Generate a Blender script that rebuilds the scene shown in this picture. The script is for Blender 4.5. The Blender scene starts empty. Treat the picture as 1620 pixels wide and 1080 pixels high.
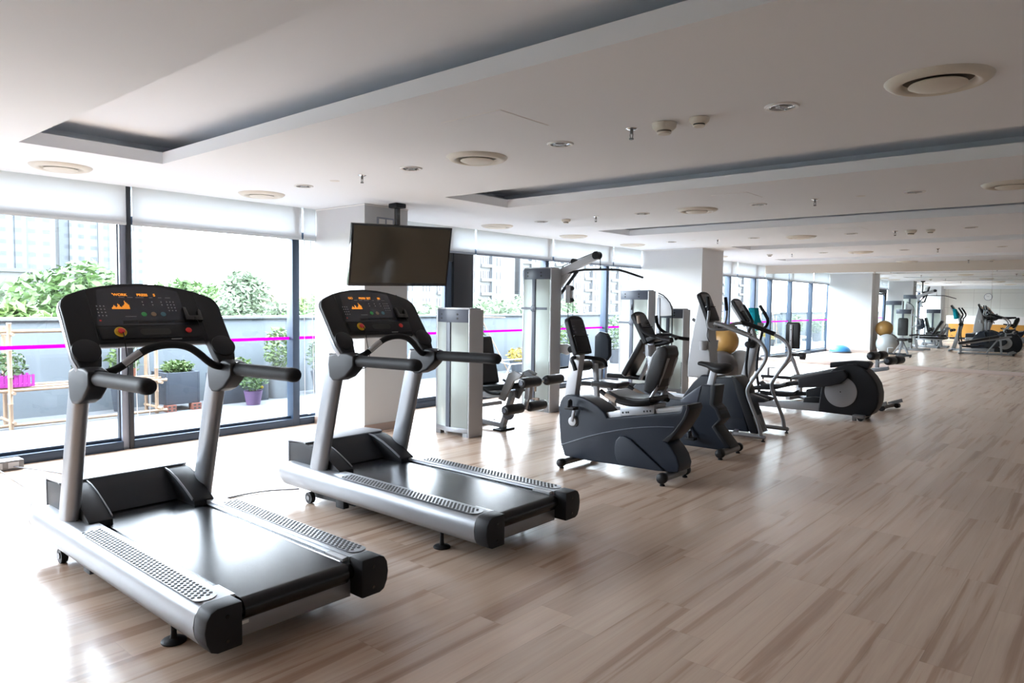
import bpy, bmesh, math, random
from mathutils import Vector, Matrix
random.seed(7)
SC = bpy.context.scene
COL = SC.collection
PI = math.pi
CZ = 2.583          # ceiling height
WX = -7.45          # window plane
MY = 19.28          # mirror plane
BY = -3.4           # back wall
RX = 5.0            # right wall

# ------------------------------------------------------------------ materials
def new_mat(name):
    m = bpy.data.materials.new(name); m.use_nodes = True
    nt = m.node_tree; nt.nodes.clear()
    out = nt.nodes.new('ShaderNodeOutputMaterial')
    return m, nt, out
def principled(name, col, rough=.5, metal=0., spec=.5, bump=0., bscale=200., coat=0., var=0., vscale=6., emis=None, es=0., trans=0.):
    m, nt, out = new_mat(name)
    b = nt.nodes.new('ShaderNodeBsdfPrincipled')
    b.inputs['Base Color'].default_value = (*col, 1)
    b.inputs['Roughness'].default_value = rough
    b.inputs['Metallic'].default_value = metal
    b.inputs['Specular IOR Level'].default_value = spec
    b.inputs['Coat Weight'].default_value = coat
    if emis:
        b.inputs['Emission Color'].default_value = (*emis, 1); b.inputs['Emission Strength'].default_value = es
    if bump or var:
        tc = nt.nodes.new('ShaderNodeTexCoord')
    if bump:
        n = nt.nodes.new('ShaderNodeTexNoise'); n.inputs['Scale'].default_value = bscale; n.inputs['Detail'].default_value = 2
        nt.links.new(tc.outputs['Object'], n.inputs['Vector'])
        bp = nt.nodes.new('ShaderNodeBump'); bp.inputs['Strength'].default_value = bump; bp.inputs['Distance'].default_value = .002
        nt.links.new(n.outputs['Fac'], bp.inputs['Height']); nt.links.new(bp.outputs['Normal'], b.inputs['Normal'])
    if var:
        n2 = nt.nodes.new('ShaderNodeTexNoise'); n2.inputs['Scale'].default_value = vscale; n2.inputs['Detail'].default_value = 4
        nt.links.new(tc.outputs['Object'], n2.inputs['Vector'])
        mp = nt.nodes.new('ShaderNodeMapRange'); mp.inputs['To Min'].default_value = 1 - var; mp.inputs['To Max'].default_value = 1 + var
        nt.links.new(n2.outputs['Fac'], mp.inputs['Value'])
        mx = nt.nodes.new('ShaderNodeVectorMath'); mx.operation = 'SCALE'; mx.inputs[0].default_value = col
        nt.links.new(mp.outputs['Result'], mx.inputs['Scale']); nt.links.new(mx.outputs['Vector'], b.inputs['Base Color'])
    nt.links.new(b.outputs['BSDF'], out.inputs['Surface'])
    return m

M = {}
M['ceiling'] = principled('ceiling_paint', (.86, .90, .95), .85, spec=.2, bump=.05, bscale=60)
M['white_wall'] = principled('white_wall_paint', (.63, .64, .655), .8, spec=.25, bump=.05, bscale=80)
M['beige'] = principled('beige_header_paint', (.62, .575, .52), .7, spec=.3)
M['side_wall'] = principled('warm_side_wall_paint', (.84, .84, .83), .8, spec=.2)
M['silver'] = principled('silver_paint', (.30, .312, .335), 0.36, metal=0.5, spec=.4, bump=.03, bscale=400, var=.05, vscale=5)
M['silver_light'] = principled('light_silver_paint', (.44, .45, .47), 0.42, metal=.25, spec=.5)
M['chrome'] = principled('chrome', (.8, .81, .83), .14, metal=1.)
M['grey_tube'] = principled('grey_tube_paint', (.20, .20, .205), 0.42, metal=.5)
M['dark'] = principled('dark_plastic', (.007, .008, .011), 0.45, spec=0.28, bump=.12, bscale=500)
M['charcoal'] = principled('charcoal_plastic', (.013, .014, .018), 0.5, spec=0.28, bump=.1, bscale=500)
M['navy'] = principled('blue_charcoal_plastic', (.012, .017, .028), 0.38, spec=0.28, bump=.06, bscale=400)
M['navy_light'] = principled('slate_plastic', (.060, .072, .10), 0.42, spec=.5)
M['rubber'] = principled('black_rubber', (.010, .010, .012), .52, spec=0.28, bump=.15, bscale=300)
M['grip'] = principled('grip_rubber', (.012, .0125, .015), .62, spec=0.22, bump=.2, bscale=350)
M['belt'] = principled('running_belt', (.007, .008, .011), 0.19, spec=0.42, bump=0.1, bscale=900, var=.25, vscale=9)
M['black_glossy'] = principled('black_gloss', (.012, .012, .014), .12, spec=.6)
M['vinyl'] = principled('black_vinyl', (.010, .010, .012), .3, spec=0.4, bump=.1, bscale=120)
M['frame'] = principled('window_frame_metal', (.03, .05, .085), .4, metal=.2, spec=.5)
M['frame_black'] = principled('door_frame_metal', (.012, .013, .018), .4, spec=.5)
M['frame_pale'] = principled('pale_frame_metal', (.28, .31, .38), .4, metal=.3)
M['baseboard'] = principled('taupe_baseboard', (.44, .35, .31), .55, spec=.35)
M['white_plastic'] = principled('white_plastic', (.80, .80, .79), .45)
M['cream'] = principled('cream_vent_metal', (.72, .69, .62), .5, spec=.4)
M['shade_and_slot'] = principled('vent_shade_and_slot', (.16, .14, .12), .7)
M['grille_dark'] = principled('dark_slot', (.03, .03, .03), .7)
M['red'] = principled('red_plastic', (.75, .03, .03), .35)
M['yellow'] = principled('yellow_plastic', (.80, .52, .03), .4)
M['green_b'] = principled('green_button', (.05, .42, .12), .4)
M['brown_b'] = principled('brown_button', (.30, .20, .12), .4)
M['blue_b'] = principled('teal_button', (.06, .20, .26), .4)
M['key'] = principled('grey_key_print', (.32, .33, .37), .5)
M['panel'] = principled('dark_display_panel', (.022, .025, .038), .22, spec=.55)
M['led'] = principled('amber_led', (.8, .3, .02), .5, emis=(1, .33, .03), es=.10)
M['steel_weight'] = principled('weight_plate_iron', (.05, .055, .065), .5)
M['gold_ball'] = principled('gold_rubber_ball', (.34, .19, .055), .38, spec=.4)
M['grey_ball'] = principled('grey_rubber_ball', (.045, .041, .042), .34, spec=.5)
M['silver_ball'] = principled('silver_rubber_ball', (.34, .36, .37), .35)
M['blue_ball'] = principled('blue_rubber_dome', (.05, .24, .52), .35)
M['teal'] = principled('teal_cloth', (.01, .33, .42), .9, spec=.1)
def tape():
    m, nt, out = new_mat('magenta_tape')
    d = nt.nodes.new('ShaderNodeBsdfDiffuse'); d.inputs['Color'].default_value = (.70, .01, .62, 1)
    tl = nt.nodes.new('ShaderNodeBsdfTranslucent'); tl.inputs['Color'].default_value = (.70, .01, .62, 1)
    a = nt.nodes.new('ShaderNodeMixShader'); a.inputs[0].default_value = .45
    nt.links.new(d.outputs[0], a.inputs[1]); nt.links.new(tl.outputs[0], a.inputs[2]); nt.links.new(a.outputs[0], out.inputs['Surface'])
    return m
M['magenta'] = tape()
M['orange'] = principled('orange_desk_panel', (.52, .25, .045), .5)
M['white_desk'] = principled('white_desk_laminate', (.86, .86, .88), .35)
M['terrace'] = principled('terrace_concrete', (.14, .145, .15), .85, var=.10, vscale=1.2)
M['parapet'] = principled('parapet_render', (.15, .17, .185), .9, var=.05, vscale=1.5)
M['bamboo'] = principled('bamboo', (.34, .23, .15), .6, var=.25, vscale=14)
M['planter'] = principled('charcoal_planter', (.040, .048, .062), .7, var=.2, vscale=8)
M['brick_red'] = principled('hollow_brick', (0.22, 0.072, 0.048), .8)
M['terracotta'] = principled('terracotta', (0.24, 0.08, 0.044), .8)
M['purple_pot'] = principled('purple_pot_plastic', (0.1, 0.055, 0.125), .6)
M['pink'] = principled('pink_plastic', (0.35, 0.03, 0.275), .5)
M['leaf'] = principled('green_leaf', (.045, .088, .022), .6, var=.35, vscale=3)
M['leaf_light'] = principled('light_green_leaf', (.075, .125, .028), .6, var=.35, vscale=3)
M['leaf_deep'] = principled('deep_green_leaf', (.03, .08, .035), .65, var=.4, vscale=2)
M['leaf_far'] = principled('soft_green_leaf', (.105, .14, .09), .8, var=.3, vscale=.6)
M['flower'] = principled('yellow_flower', (0.34, 0.248, 0.012), .6)
M['bark'] = principled('bark', (.16, .12, .09), .9)
M['soil'] = principled('potting_soil', (.06, .045, .035), .95)
M['apartment'] = principled('apartment_wall_paint', (.080, .080, .083), .9)
M['apartment2'] = principled('apartment_balcony_paint', (.062, .065, .072), .9)
M['apt_window'] = principled('apartment_window_glass', (.018, .021, .028), .25)
M['roof_red'] = principled('red_roof_tiles', (.16, .085, .07), .8)
M['city_ground'] = principled('city_ground', (0.11, 0.135, 0.075), .95, var=.3, vscale=.05)
M['cord_white'] = principled('white_bead_cord', (.85, .85, .85), .5)
M['cord_grey'] = principled('grey_cable', (.20, .20, .21), .5)
M['tape_face'] = principled('clock_face', (.88, .88, .88), .4)
M['wood_pad'] = principled('tan_grip_sleeve', (.40, .32, .26), .5)

# perforated tile pattern for far towers: white wall with window grid
def tower_mat():
    m, nt, out = new_mat('tower_block_facade')
    b = nt.nodes.new('ShaderNodeBsdfPrincipled'); b.inputs['Roughness'].default_value = .8
    tc = nt.nodes.new('ShaderNodeTexCoord'); sep = nt.nodes.new('ShaderNodeSeparateXYZ')
    nt.links.new(tc.outputs['Object'], sep.inputs['Vector'])
    def band(sock, period, frac):
        a = nt.nodes.new('ShaderNodeMath'); a.operation = 'DIVIDE'; a.inputs[1].default_value = period; nt.links.new(sock, a.inputs[0])
        f = nt.nodes.new('ShaderNodeMath'); f.operation = 'FRACT'; nt.links.new(a.outputs[0], f.inputs[0])
        g = nt.nodes.new('ShaderNodeMath'); g.operation = 'LESS_THAN'; g.inputs[1].default_value = frac; nt.links.new(f.outputs[0], g.inputs[0])
        return g.outputs[0]
    h = band(sep.outputs['Z'], 2.9, .38); v = band(sep.outputs['Y'], 3.1, .55); w = band(sep.outputs['Y'], 12.4, .34)
    p = nt.nodes.new('ShaderNodeMath'); p.operation = 'MULTIPLY'; nt.links.new(h, p.inputs[0]); nt.links.new(v, p.inputs[1])
    mix = nt.nodes.new('ShaderNodeMix'); mix.data_type = 'RGBA'
    mix.inputs[6].default_value = (.086, .090, .096, 1); mix.inputs[7].default_value = (.070, .078, .089, 1)
    nt.links.new(w, mix.inputs[0])
    mix2 = nt.nodes.new('ShaderNodeMix'); mix2.data_type = 'RGBA'; mix2.inputs[7].default_value = (.052, .058, .068, 1)
    nt.links.new(mix.outputs[2], mix2.inputs[6]); nt.links.new(p.outputs[0], mix2.inputs[0])
    nt.links.new(mix2.outputs[2], b.inputs['Base Color']); nt.links.new(b.outputs['BSDF'], out.inputs['Surface'])
    return m
M['tower'] = tower_mat()

def thin_glass(name, tint=(.97, .985, .99), refl=1.0):
    m, nt, out = new_mat(name)
    t = nt.nodes.new('ShaderNodeBsdfTransparent'); t.inputs['Color'].default_value = (*tint, 1)
    g = nt.nodes.new('ShaderNodeBsdfGlossy'); g.inputs['Roughness'].default_value = .01; g.inputs['Color'].default_value = (.9, .9, .9, 1)
    lw = nt.nodes.new('ShaderNodeLayerWeight'); lw.inputs['Blend'].default_value = .5
    pw = nt.nodes.new('ShaderNodeMath'); pw.operation = 'POWER'; pw.inputs[1].default_value = 5; nt.links.new(lw.outputs['Facing'], pw.inputs[0])
    fr = nt.nodes.new('ShaderNodeMath'); fr.operation = 'MULTIPLY_ADD'; fr.inputs[1].default_value = .75; fr.inputs[2].default_value = .035; nt.links.new(pw.outputs[0], fr.inputs[0])
    mx = nt.nodes.new('ShaderNodeMixShader')
    nt.links.new(fr.outputs[0], mx.inputs[0]); nt.links.new(t.outputs[0], mx.inputs[1]); nt.links.new(g.outputs[0], mx.inputs[2])
    nt.links.new(mx.outputs[0], out.inputs['Surface'])
    return m
M['glass'] = thin_glass('window_glass')

def frosted():
    m, nt, out = new_mat('frosted_shroud')
    d = nt.nodes.new('ShaderNodeBsdfPrincipled'); d.inputs['Base Color'].default_value = (.78, .82, .80, 1); d.inputs['Roughness'].default_value = .3
    tl = nt.nodes.new('ShaderNodeBsdfTranslucent'); tl.inputs['Color'].default_value = (.86, .90, .86, 1)
    tr = nt.nodes.new('ShaderNodeBsdfTransparent'); tr.inputs['Color'].default_value = (.92, .95, .94, 1)
    a = nt.nodes.new('ShaderNodeMixShader'); a.inputs[0].default_value = .6
    nt.links.new(d.outputs[0], a.inputs[1]); nt.links.new(tl.outputs[0], a.inputs[2])
    b = nt.nodes.new('ShaderNodeMixShader'); b.inputs[0].default_value = .42
    nt.links.new(a.outputs[0], b.inputs[1]); nt.links.new(tr.outputs[0], b.inputs[2])
    nt.links.new(b.outputs[0], out.inputs['Surface'])
    return m
M['frosted'] = frosted()

def blind_mat():
    m, nt, out = new_mat('roller_blind_fabric')
    d = nt.nodes.new('ShaderNodeBsdfDiffuse'); d.inputs['Color'].default_value = (.84, .85, .86, 1)
    tl = nt.nodes.new('ShaderNodeBsdfTranslucent'); tl.inputs['Color'].default_value = (.62, .63, .64, 1)
    a = nt.nodes.new('ShaderNodeMixShader'); a.inputs[0].default_value = .42
    nt.links.new(d.outputs[0], a.inputs[1]); nt.links.new(tl.outputs[0], a.inputs[2])
    nt.links.new(a.outputs[0], out.inputs['Surface'])
    return m
M['blind'] = blind_mat()
M['mirror'] = principled('mirror_silvering', (.86, .90, .885), .0, metal=1.)
M['tv_screen'] = principled('tv_screen_glass', (.055, .048, .036), .10, spec=.9)  # olive-brown base colour stands in for the room reflected in black glass

def wood_floor():
    m, nt, out = new_mat('light_wood_laminate')
    N = nt.nodes.new; L = nt.links.new
    b = N('ShaderNodeBsdfPrincipled')
    tc = N('ShaderNodeTexCoord'); sep = N('ShaderNodeSeparateXYZ'); L(tc.outputs['Object'], sep.inputs['Vector'])
    def math_(op, a, bb=None, c=None):
        n = N('ShaderNodeMath'); n.operation = op
        for i, v in enumerate((a, bb, c)):
            if v is None: continue
            if isinstance(v, (int, float)): n.inputs[i].default_value = v
            else: L(v, n.inputs[i])
        return n.outputs[0]
    PW, PL = .192, 1.22
    xs = math_('DIVIDE', sep.outputs['X'], PW); row = math_('FLOOR', xs); fx = math_('FRACT', xs)
    wn = N('ShaderNodeTexWhiteNoise'); wn.noise_dimensions = '1D'; L(row, wn.inputs['W'])
    yo = math_('MULTIPLY_ADD', wn.outputs['Value'], 7.3, math_('DIVIDE', sep.outputs['Y'], PL))
    pk = math_('FLOOR', yo); fy = math_('FRACT', yo)
    cv = N('ShaderNodeCombineXYZ'); L(row, cv.inputs[0]); L(pk, cv.inputs[1])
    w2 = N('ShaderNodeTexWhiteNoise'); w2.noise_dimensions = '2D'; L(cv.outputs[0], w2.inputs['Vector'])
    rnd = w2.outputs['Value']
    # long streaky grain, offset per plank
    off = math_('MULTIPLY', rnd, 37.0)
    gv = N('ShaderNodeCombineXYZ'); L(math_('MULTIPLY_ADD', sep.outputs['X'], 11.0, off), gv.inputs[0]); L(math_('MULTIPLY', sep.outputs['Y'], .38), gv.inputs[1]); L(off, gv.inputs[2])
    n1 = N('ShaderNodeTexNoise'); n1.inputs['Scale'].default_value = 1.0; n1.inputs['Detail'].default_value = 5; n1.inputs['Roughness'].default_value = .58; n1.inputs['Distortion'].default_value = .45
    L(gv.outputs[0], n1.inputs['Vector'])
    gv2 = N('ShaderNodeCombineXYZ'); L(math_('MULTIPLY_ADD', sep.outputs['X'], 60, off), gv2.inputs[0]); L(math_('MULTIPLY', sep.outputs['Y'], 2.0), gv2.inputs[1]); L(off, gv2.inputs[2])
    n2 = N('ShaderNodeTexNoise'); n2.inputs['Scale'].default_value = 1.0; n2.inputs['Detail'].default_value = 4; n2.inputs['Distortion'].default_value = .6
    L(gv2.outputs[0], n2.inputs['Vector'])
    cr = N('ShaderNodeValToRGB'); e = cr.color_ramp
    e.elements[0].position = .30; e.elements[0].color = (.62, .475, .37, 1)
    e.elements[1].position = .54; e.elements[1].color = (.57, .42, .32, 1)
    x = e.elements.new(.59); x.color = (.455, .31, .225, 1)
    x = e.elements.new(.72); x.color = (.35, .22, .155, 1)
    L(n1.outputs['Fac'], cr.inputs[0])
    # fine grain
    fg = N('ShaderNodeMapRange'); fg.inputs['From Min'].default_value = .3; fg.inputs['From Max'].default_value = .75; fg.inputs['To Min'].default_value = 1.04; fg.inputs['To Max'].default_value = .92
    L(n2.outputs['Fac'], fg.inputs['Value'])
    tone = N('ShaderNodeMapRange'); tone.inputs['To Min'].default_value = .90; tone.inputs['To Max'].default_value = 1.08; L(rnd, tone.inputs['Value'])
    gap = math_('MAXIMUM', math_('LESS_THAN', fx, .012), math_('LESS_THAN', fy, .0018))
    gm = math_('MULTIPLY_ADD', gap, -.22, 1.0)
    sc = math_('MULTIPLY', math_('MULTIPLY', fg.outputs[0], tone.outputs[0]), gm)
    vm = N('ShaderNodeVectorMath'); vm.operation = 'SCALE'; L(cr.outputs['Color'], vm.inputs[0]); L(sc, vm.inputs['Scale'])
    L(vm.outputs['Vector'], b.inputs['Base Color'])
    rr = N('ShaderNodeMapRange'); rr.inputs['To Min'].default_value = .19; rr.inputs['To Max'].default_value = .30; L(n2.outputs['Fac'], rr.inputs['Value'])
    L(rr.outputs[0], b.inputs['Roughness'])
    b.inputs['Specular IOR Level'].default_value = .62
    bp = N('ShaderNodeBump'); bp.inputs['Strength'].default_value = .10; bp.inputs['Distance'].default_value = .002
    L(math_('MULTIPLY_ADD', gap, -1.0, math_('MULTIPLY', n2.outputs['Fac'], .12)), bp.inputs['Height']); L(bp.outputs['Normal'], b.inputs['Normal'])
    L(b.outputs['BSDF'], out.inputs['Surface'])
    return m
M['floor'] = wood_floor()

def tile_wall():
    m, nt, out = new_mat('panelled_back_wall')
    b = nt.nodes.new('ShaderNodeBsdfPrincipled'); b.inputs['Roughness'].default_value = .6
    tc = nt.nodes.new('ShaderNodeTexCoord'); mp = nt.nodes.new('ShaderNodeMapping'); mp.inputs['Rotation'].default_value = (PI/2, 0, 0)
    br = nt.nodes.new('ShaderNodeTexBrick'); br.offset = 0; br.inputs['Scale'].default_value = 1.0
    br.inputs['Brick Width'].default_value = 1.1; br.inputs['Row Height'].default_value = .75; br.inputs['Mortar Size'].default_value = .008
    br.inputs['Color1'].default_value = (.78, .80, .77, 1); br.inputs['Color2'].default_value = (.80, .81, .78, 1); br.inputs['Mortar'].default_value = (.58, .59, .57, 1)
    nt.links.new(tc.outputs['Object'], mp.inputs['Vector']); nt.links.new(mp.outputs['Vector'], br.inputs['Vector'])
    nt.links.new(br.outputs['Color'], b.inputs['Base Color']); nt.links.new(b.outputs['BSDF'], out.inputs['Surface'])
    return m
M['tile_wall'] = tile_wall()

# ------------------------------------------------------------------ mesh builder
class MB:
    def __init__(s): s.v = []; s.f = []; s.mi = []; s.cur = 0
    def add(s, vs, fs):
        b = len(s.v); s.v += [tuple(p) for p in vs]; s.f += [tuple(i + b for i in f) for f in fs]; s.mi += [s.cur] * len(fs); return s
    def box(s, x0, x1, y0, y1, z0, z1):
        return s.add([(x0,y0,z0),(x1,y0,z0),(x1,y1,z0),(x0,y1,z0),(x0,y0,z1),(x1,y0,z1),(x1,y1,z1),(x0,y1,z1)],
                     [(0,3,2,1),(4,5,6,7),(0,1,5,4),(1,2,6,5),(2,3,7,6),(3,0,4,7)])
    def obox(s, c, ax, ay, az):      # oriented box: centre and three half-vectors
        c, ax, ay, az = map(Vector, (c, ax, ay, az)); vs = []
        for k in (-1, 1):
            for i, j in ((-1,-1),(1,-1),(1,1),(-1,1)): vs.append(c + ax*i + ay*j + az*k)
        return s.add(vs, [(0,3,2,1),(4,5,6,7),(0,1,5,4),(1,2,6,5),(2,3,7,6),(3,0,4,7)])
    def bar(s, p, q, w, h, up=(0,0,1)):   # rectangular bar from p to q
        p, q = Vector(p), Vector(q); d = (q-p); L = d.length; d.normalize(); u = Vector(up)
        side = d.cross(u); side = side.normalized() if side.length > 1e-4 else Vector((1,0,0)); u = side.cross(d).normalized()
        return s.obox((p+q)/2, d*L/2, side*w/2, u*h/2)
    def prism(s, pts, a, b, axis='y'):   # closed polygon swept along an axis
        n = len(pts); vs = []
        for t in (a, b):
            for (p, q) in pts:
                vs.append({'y': (p, t, q), 'x': (t, p, q), 'z': (p, q, t)}[axis])
        fs = [tuple(range(n)), tuple(range(2*n-1, n-1, -1))] + [(i, i+n, (i+1)%n+n, (i+1)%n) for i in range(n)]
        return s.add(vs, fs)
    def oprism(s, o, U, V, pts, t0, t1):  # polygon in plane (U,V), swept along its normal
        o, U, V = Vector(o), Vector(U), Vector(V); N = U.cross(V).normalized(); n = len(pts); vs = []
        for t in (t0, t1):
            for (p, q) in pts: vs.append(o + U*p + V*q + N*t)
        return s.add(vs, [tuple(range(n)), tuple(range(2*n-1, n-1, -1))] + [(i, i+n, (i+1)%n+n, (i+1)%n) for i in range(n)])
    def tube(s, pts, r, seg=12, sy=1., smooth=0, up=(0,0,1)):
        P = [Vector(p) for p in pts]
        R = list(r) if isinstance(r, (list, tuple)) else [r]*len(P)
        for _ in range(smooth):
            NP = [P[0]]; NR = [R[0]]
            for i in range(len(P)-1):
                NP += [P[i]*.75+P[i+1]*.25, P[i]*.25+P[i+1]*.75]; NR += [R[i]*.75+R[i+1]*.25, R[i]*.25+R[i+1]*.75]
            P = NP+[P[-1]]; R = NR+[R[-1]]
        n = len(P); vs = []; d0 = (P[1]-P[0]).normalized(); u = Vector(up)
        sd = d0.cross(u)
        if sd.length < 1e-3: sd = d0.cross(Vector((1,0,0)))
        sd.normalize()
        for i in range(n):
            d = ((P[min(i+1,n-1)]-P[i]).normalized() + (P[i]-P[max(i-1,0)]).normalized())
            d = d.normalized() if d.length > 1e-6 else d0
            sd = (sd - d*sd.dot(d)).normalized(); w = d.cross(sd)
            for k in range(seg):
                a = 2*PI*k/seg; vs.append(P[i] + sd*math.cos(a)*R[i]*sy + w*math.sin(a)*R[i])
        fs = [(i*seg+k, i*seg+(k+1)%seg, (i+1)*seg+(k+1)%seg, (i+1)*seg+k) for i in range(n-1) for k in range(seg)]
        fs += [tuple(range(seg-1,-1,-1)), tuple((n-1)*seg+k for k in range(seg))]
        return s.add(vs, fs)
    def cyl(s, p, q, r, seg=20, r2=None): return s.tube([p, q], [r, r if r2 is None else r2], seg)
    def pill(s, p, q, r, seg=18, e=.35):  # padded roller: cylinder with rounded ends
        p, q = Vector(p), Vector(q); d = (q-p).normalized(); k = r*e
        return s.tube([p, p+d*k*.3, p+d*k, q-d*k, q-d*k*.3, q], [r*.72, r*.93, r, r, r*.93, r*.72], seg)
    def lathe(s, o, prof, seg=28, axis=(0,0,1)):  # prof = [(r, h)]
        o = Vector(o); A = Vector(axis).normalized(); X = A.orthogonal().normalized(); Y = A.cross(X); vs = []
        for r, h in prof:
            for k in range(seg):
                a = 2*PI*k/seg; vs.append(o + A*h + X*math.cos(a)*r + Y*math.sin(a)*r)
        n = len(prof)
        fs = [(i*seg+k, i*seg+(k+1)%seg, (i+1)*seg+(k+1)%seg, (i+1)*seg+k) for i in range(n-1) for k in range(seg)]
        if prof[0][0] > 1e-5: fs.append(tuple(range(seg-1,-1,-1)))
        if prof[-1][0] > 1e-5: fs.append(tuple((n-1)*seg+k for k in range(seg)))
        return s.add(vs, fs)
    def ball(s, c, r, seg=32, sz=1.):
        return s.lathe(c, [(r*math.sin(PI*i/20)+1e-6, -r*sz*math.cos(PI*i/20)) for i in range(21)], seg)
    def build(s, name, mats, parent=None, bevel=0., bseg=2, ang=38, label=None, flip=True):
        if not isinstance(mats, (list, tuple)): mats = [mats]
        off = Vector((0,0,0)); r = parent
        while r is not None: off += r.location; r = r.parent
        me = bpy.data.meshes.new(name)
        me.from_pydata([tuple(Vector(p)-off) for p in s.v], [], s.f)
        for i, p in enumerate(me.polygons): p.material_index = s.mi[i]
        bm = bmesh.new(); bm.from_mesh(me)
        if flip: bmesh.ops.recalc_face_normals(bm, faces=bm.faces)
        if bevel:
            es = [e for e in bm.edges if len(e.link_faces) == 2 and e.calc_face_angle(0) > math.radians(30)]
            bmesh.ops.bevel(bm, geom=es, offset=bevel, segments=bseg, profile=.6, affect='EDGES', clamp_overlap=True)
        bm.to_mesh(me); bm.free()
        for p in me.polygons: p.use_smooth = True
        me.set_sharp_from_angle(angle=math.radians(ang))
        for m in mats: me.materials.append(M[m] if isinstance(m, str) else m)
        o = bpy.data.objects.new(name, me); COL.objects.link(o)
        if parent is not None: o.parent = parent
        if label: o['label'] = label
        return o

def tag(o, label, cat, group=None):
    o['label'] = label; o['category'] = cat
    if group: o['group'] = group
    return o
def thing(name, label, cat, loc, group=None):
    o = bpy.data.objects.new(name, None); COL.objects.link(o); o.location = loc; o.empty_display_size = .1
    return tag(o, label, cat, group)
def struct(o): o['kind'] = 'structure'; return o
def structure(name, loc=(0,0,0)):
    o = bpy.data.objects.new(name, None); COL.objects.link(o); o.location = loc; o['kind'] = 'structure'; return o
def copy_tree(o, parent=None):
    c = o.copy(); COL.objects.link(c); c.parent = parent
    for ch in list(o.children): copy_tree(ch, c)
    return c
def text(body, o, U, V, size, mat, parent, name='lettering', label=None, lift=.001):
    """flat raised letters lying in the plane spanned by U (reading direction) and V (up)"""
    cu = bpy.data.curves.new(name, 'FONT'); cu.body = body; cu.size = size; cu.extrude = .0006; cu.align_x = 'CENTER'; cu.align_y = 'CENTER'; cu.offset = size*.02
    U, V = Vector(U).normalized(), Vector(V).normalized(); N = U.cross(V)
    ob = bpy.data.objects.new(name, cu); COL.objects.link(ob)
    off = Vector((0,0,0)); r = parent
    while r is not None: off += r.location; r = r.parent
    mt = Matrix((U, V, N)).transposed().to_4x4(); mt.translation = Vector(o) + N*lift - off
    ob.parent = parent; ob.matrix_local = mt
    dg = bpy.context.evaluated_depsgraph_get(); dg.update(); me = bpy.data.meshes.new_from_object(ob.evaluated_get(dg))
    o2 = bpy.data.objects.new(name, me); COL.objects.link(o2); o2.parent = parent; o2.matrix_local = mt
    me.materials.clear(); me.materials.append(M[mat]); bpy.data.objects.remove(ob)
    if label: o2['label'] = label
    return o2

# ================================================================== ROOM SHELL
b = MB(); b.box(WX-.06, RX+.1, BY-.1, MY+.05, -.12, 0); struct(b.build('floor', 'floor'))

SLOTS = [(-2.15, -1.15, -5.93), (1.58, 2.57, -5.93), (5.20, 6.20, -5.38), (8.95, 9.87, -5.98), (12.75, 13.67, -5.54), (16.70, 17.50, -6.20)]
SR = 3.9
def ceiling():
    b = MB(); x0, x1 = WX-.1, RX+.1; T = CZ+.06; LZ = CZ+.092; UZ = CZ+.205; ov = .36
    y = BY-.1
    for (a, c, xl) in SLOTS:
        b.box(x0, x1, y, a, CZ, T); b.box(x0, xl, a, c, CZ, T); b.box(SR, x1, a, c, CZ, T); y = c
    b.box(x0, x1, y, MY+.1, CZ, T)
    for (a, c, xl) in SLOTS:
        t = .02
        b.box(xl-t, SR+t, a-t, a, T, LZ); b.box(xl-t, SR+t, c, c+t, T, LZ)
        b.box(xl-t, xl, a, c, T, LZ); b.box(SR, SR+t, a, c, T, LZ)
        # cove behind the lip
        b.box(xl-ov, SR+ov, a-ov-t, a-ov, T, UZ); b.box(xl-ov, SR+ov, c+ov, c+ov+t, T, UZ)
        b.box(xl-ov-t, xl-ov, a-ov, c+ov, T, UZ); b.box(SR+ov, SR+ov+t, a-ov, c+ov, T, UZ)
        b.box(xl-ov, SR+ov, a-ov, c+ov, UZ, UZ+.03)
    return struct(b.build('ceiling', 'ceiling', flip=False))
ceiling()
# outer roof slab keeps daylight out of the coves
b = MB(); b.box(WX-.3, RX+.2, BY-.2, MY+.2, CZ+.36, CZ+.5); struct(b.build('ceiling_slab', 'ceiling'))

b = MB(); b.box(RX, RX+.1, BY, MY, 0, CZ); struct(b.build('wall_right', 'side_wall'))
b = MB(); b.box(WX-.06, RX, BY-.1, BY, 0, CZ); struct(b.build('wall_back', 'tile_wall'))
b = MB(); b.box(WX, RX, BY, BY+.5, 2.44, CZ-.002); struct(b.build('trim_1', 'ceiling'))
b = MB(); b.box(WX-.06, RX, MY+.012, MY+.12, 0, CZ); struct(b.build('wall_mirror', 'beige'))
# the mirror is made of wide sheets
xs = [WX+.0, -4.62, -2.19, .2, 2.6, RX]
mr = thing('wall_mirror_glass', 'floor-to-header mirror covering the far end wall above a taupe skirting', 'mirror', (-1.2, MY, .09))
mr.name = 'mirror'
for i in range(5):
    b = MB(); b.box(xs[i]+.002, xs[i+1]-.002, MY, MY+.010, .085, 2.36); b.build('mirror_sheet', 'mirror', mr)
b = MB(); b.box(WX+.02, RX, MY-.03, MY+.01, 0, .085); struct(b.build('baseboard_mirror', 'baseboard', bevel=.006))
b = MB(); b.box(WX+.0, RX, MY-.012, MY+.011, 2.36, CZ-.001); struct(b.build('trim_2', 'beige'))

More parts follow.
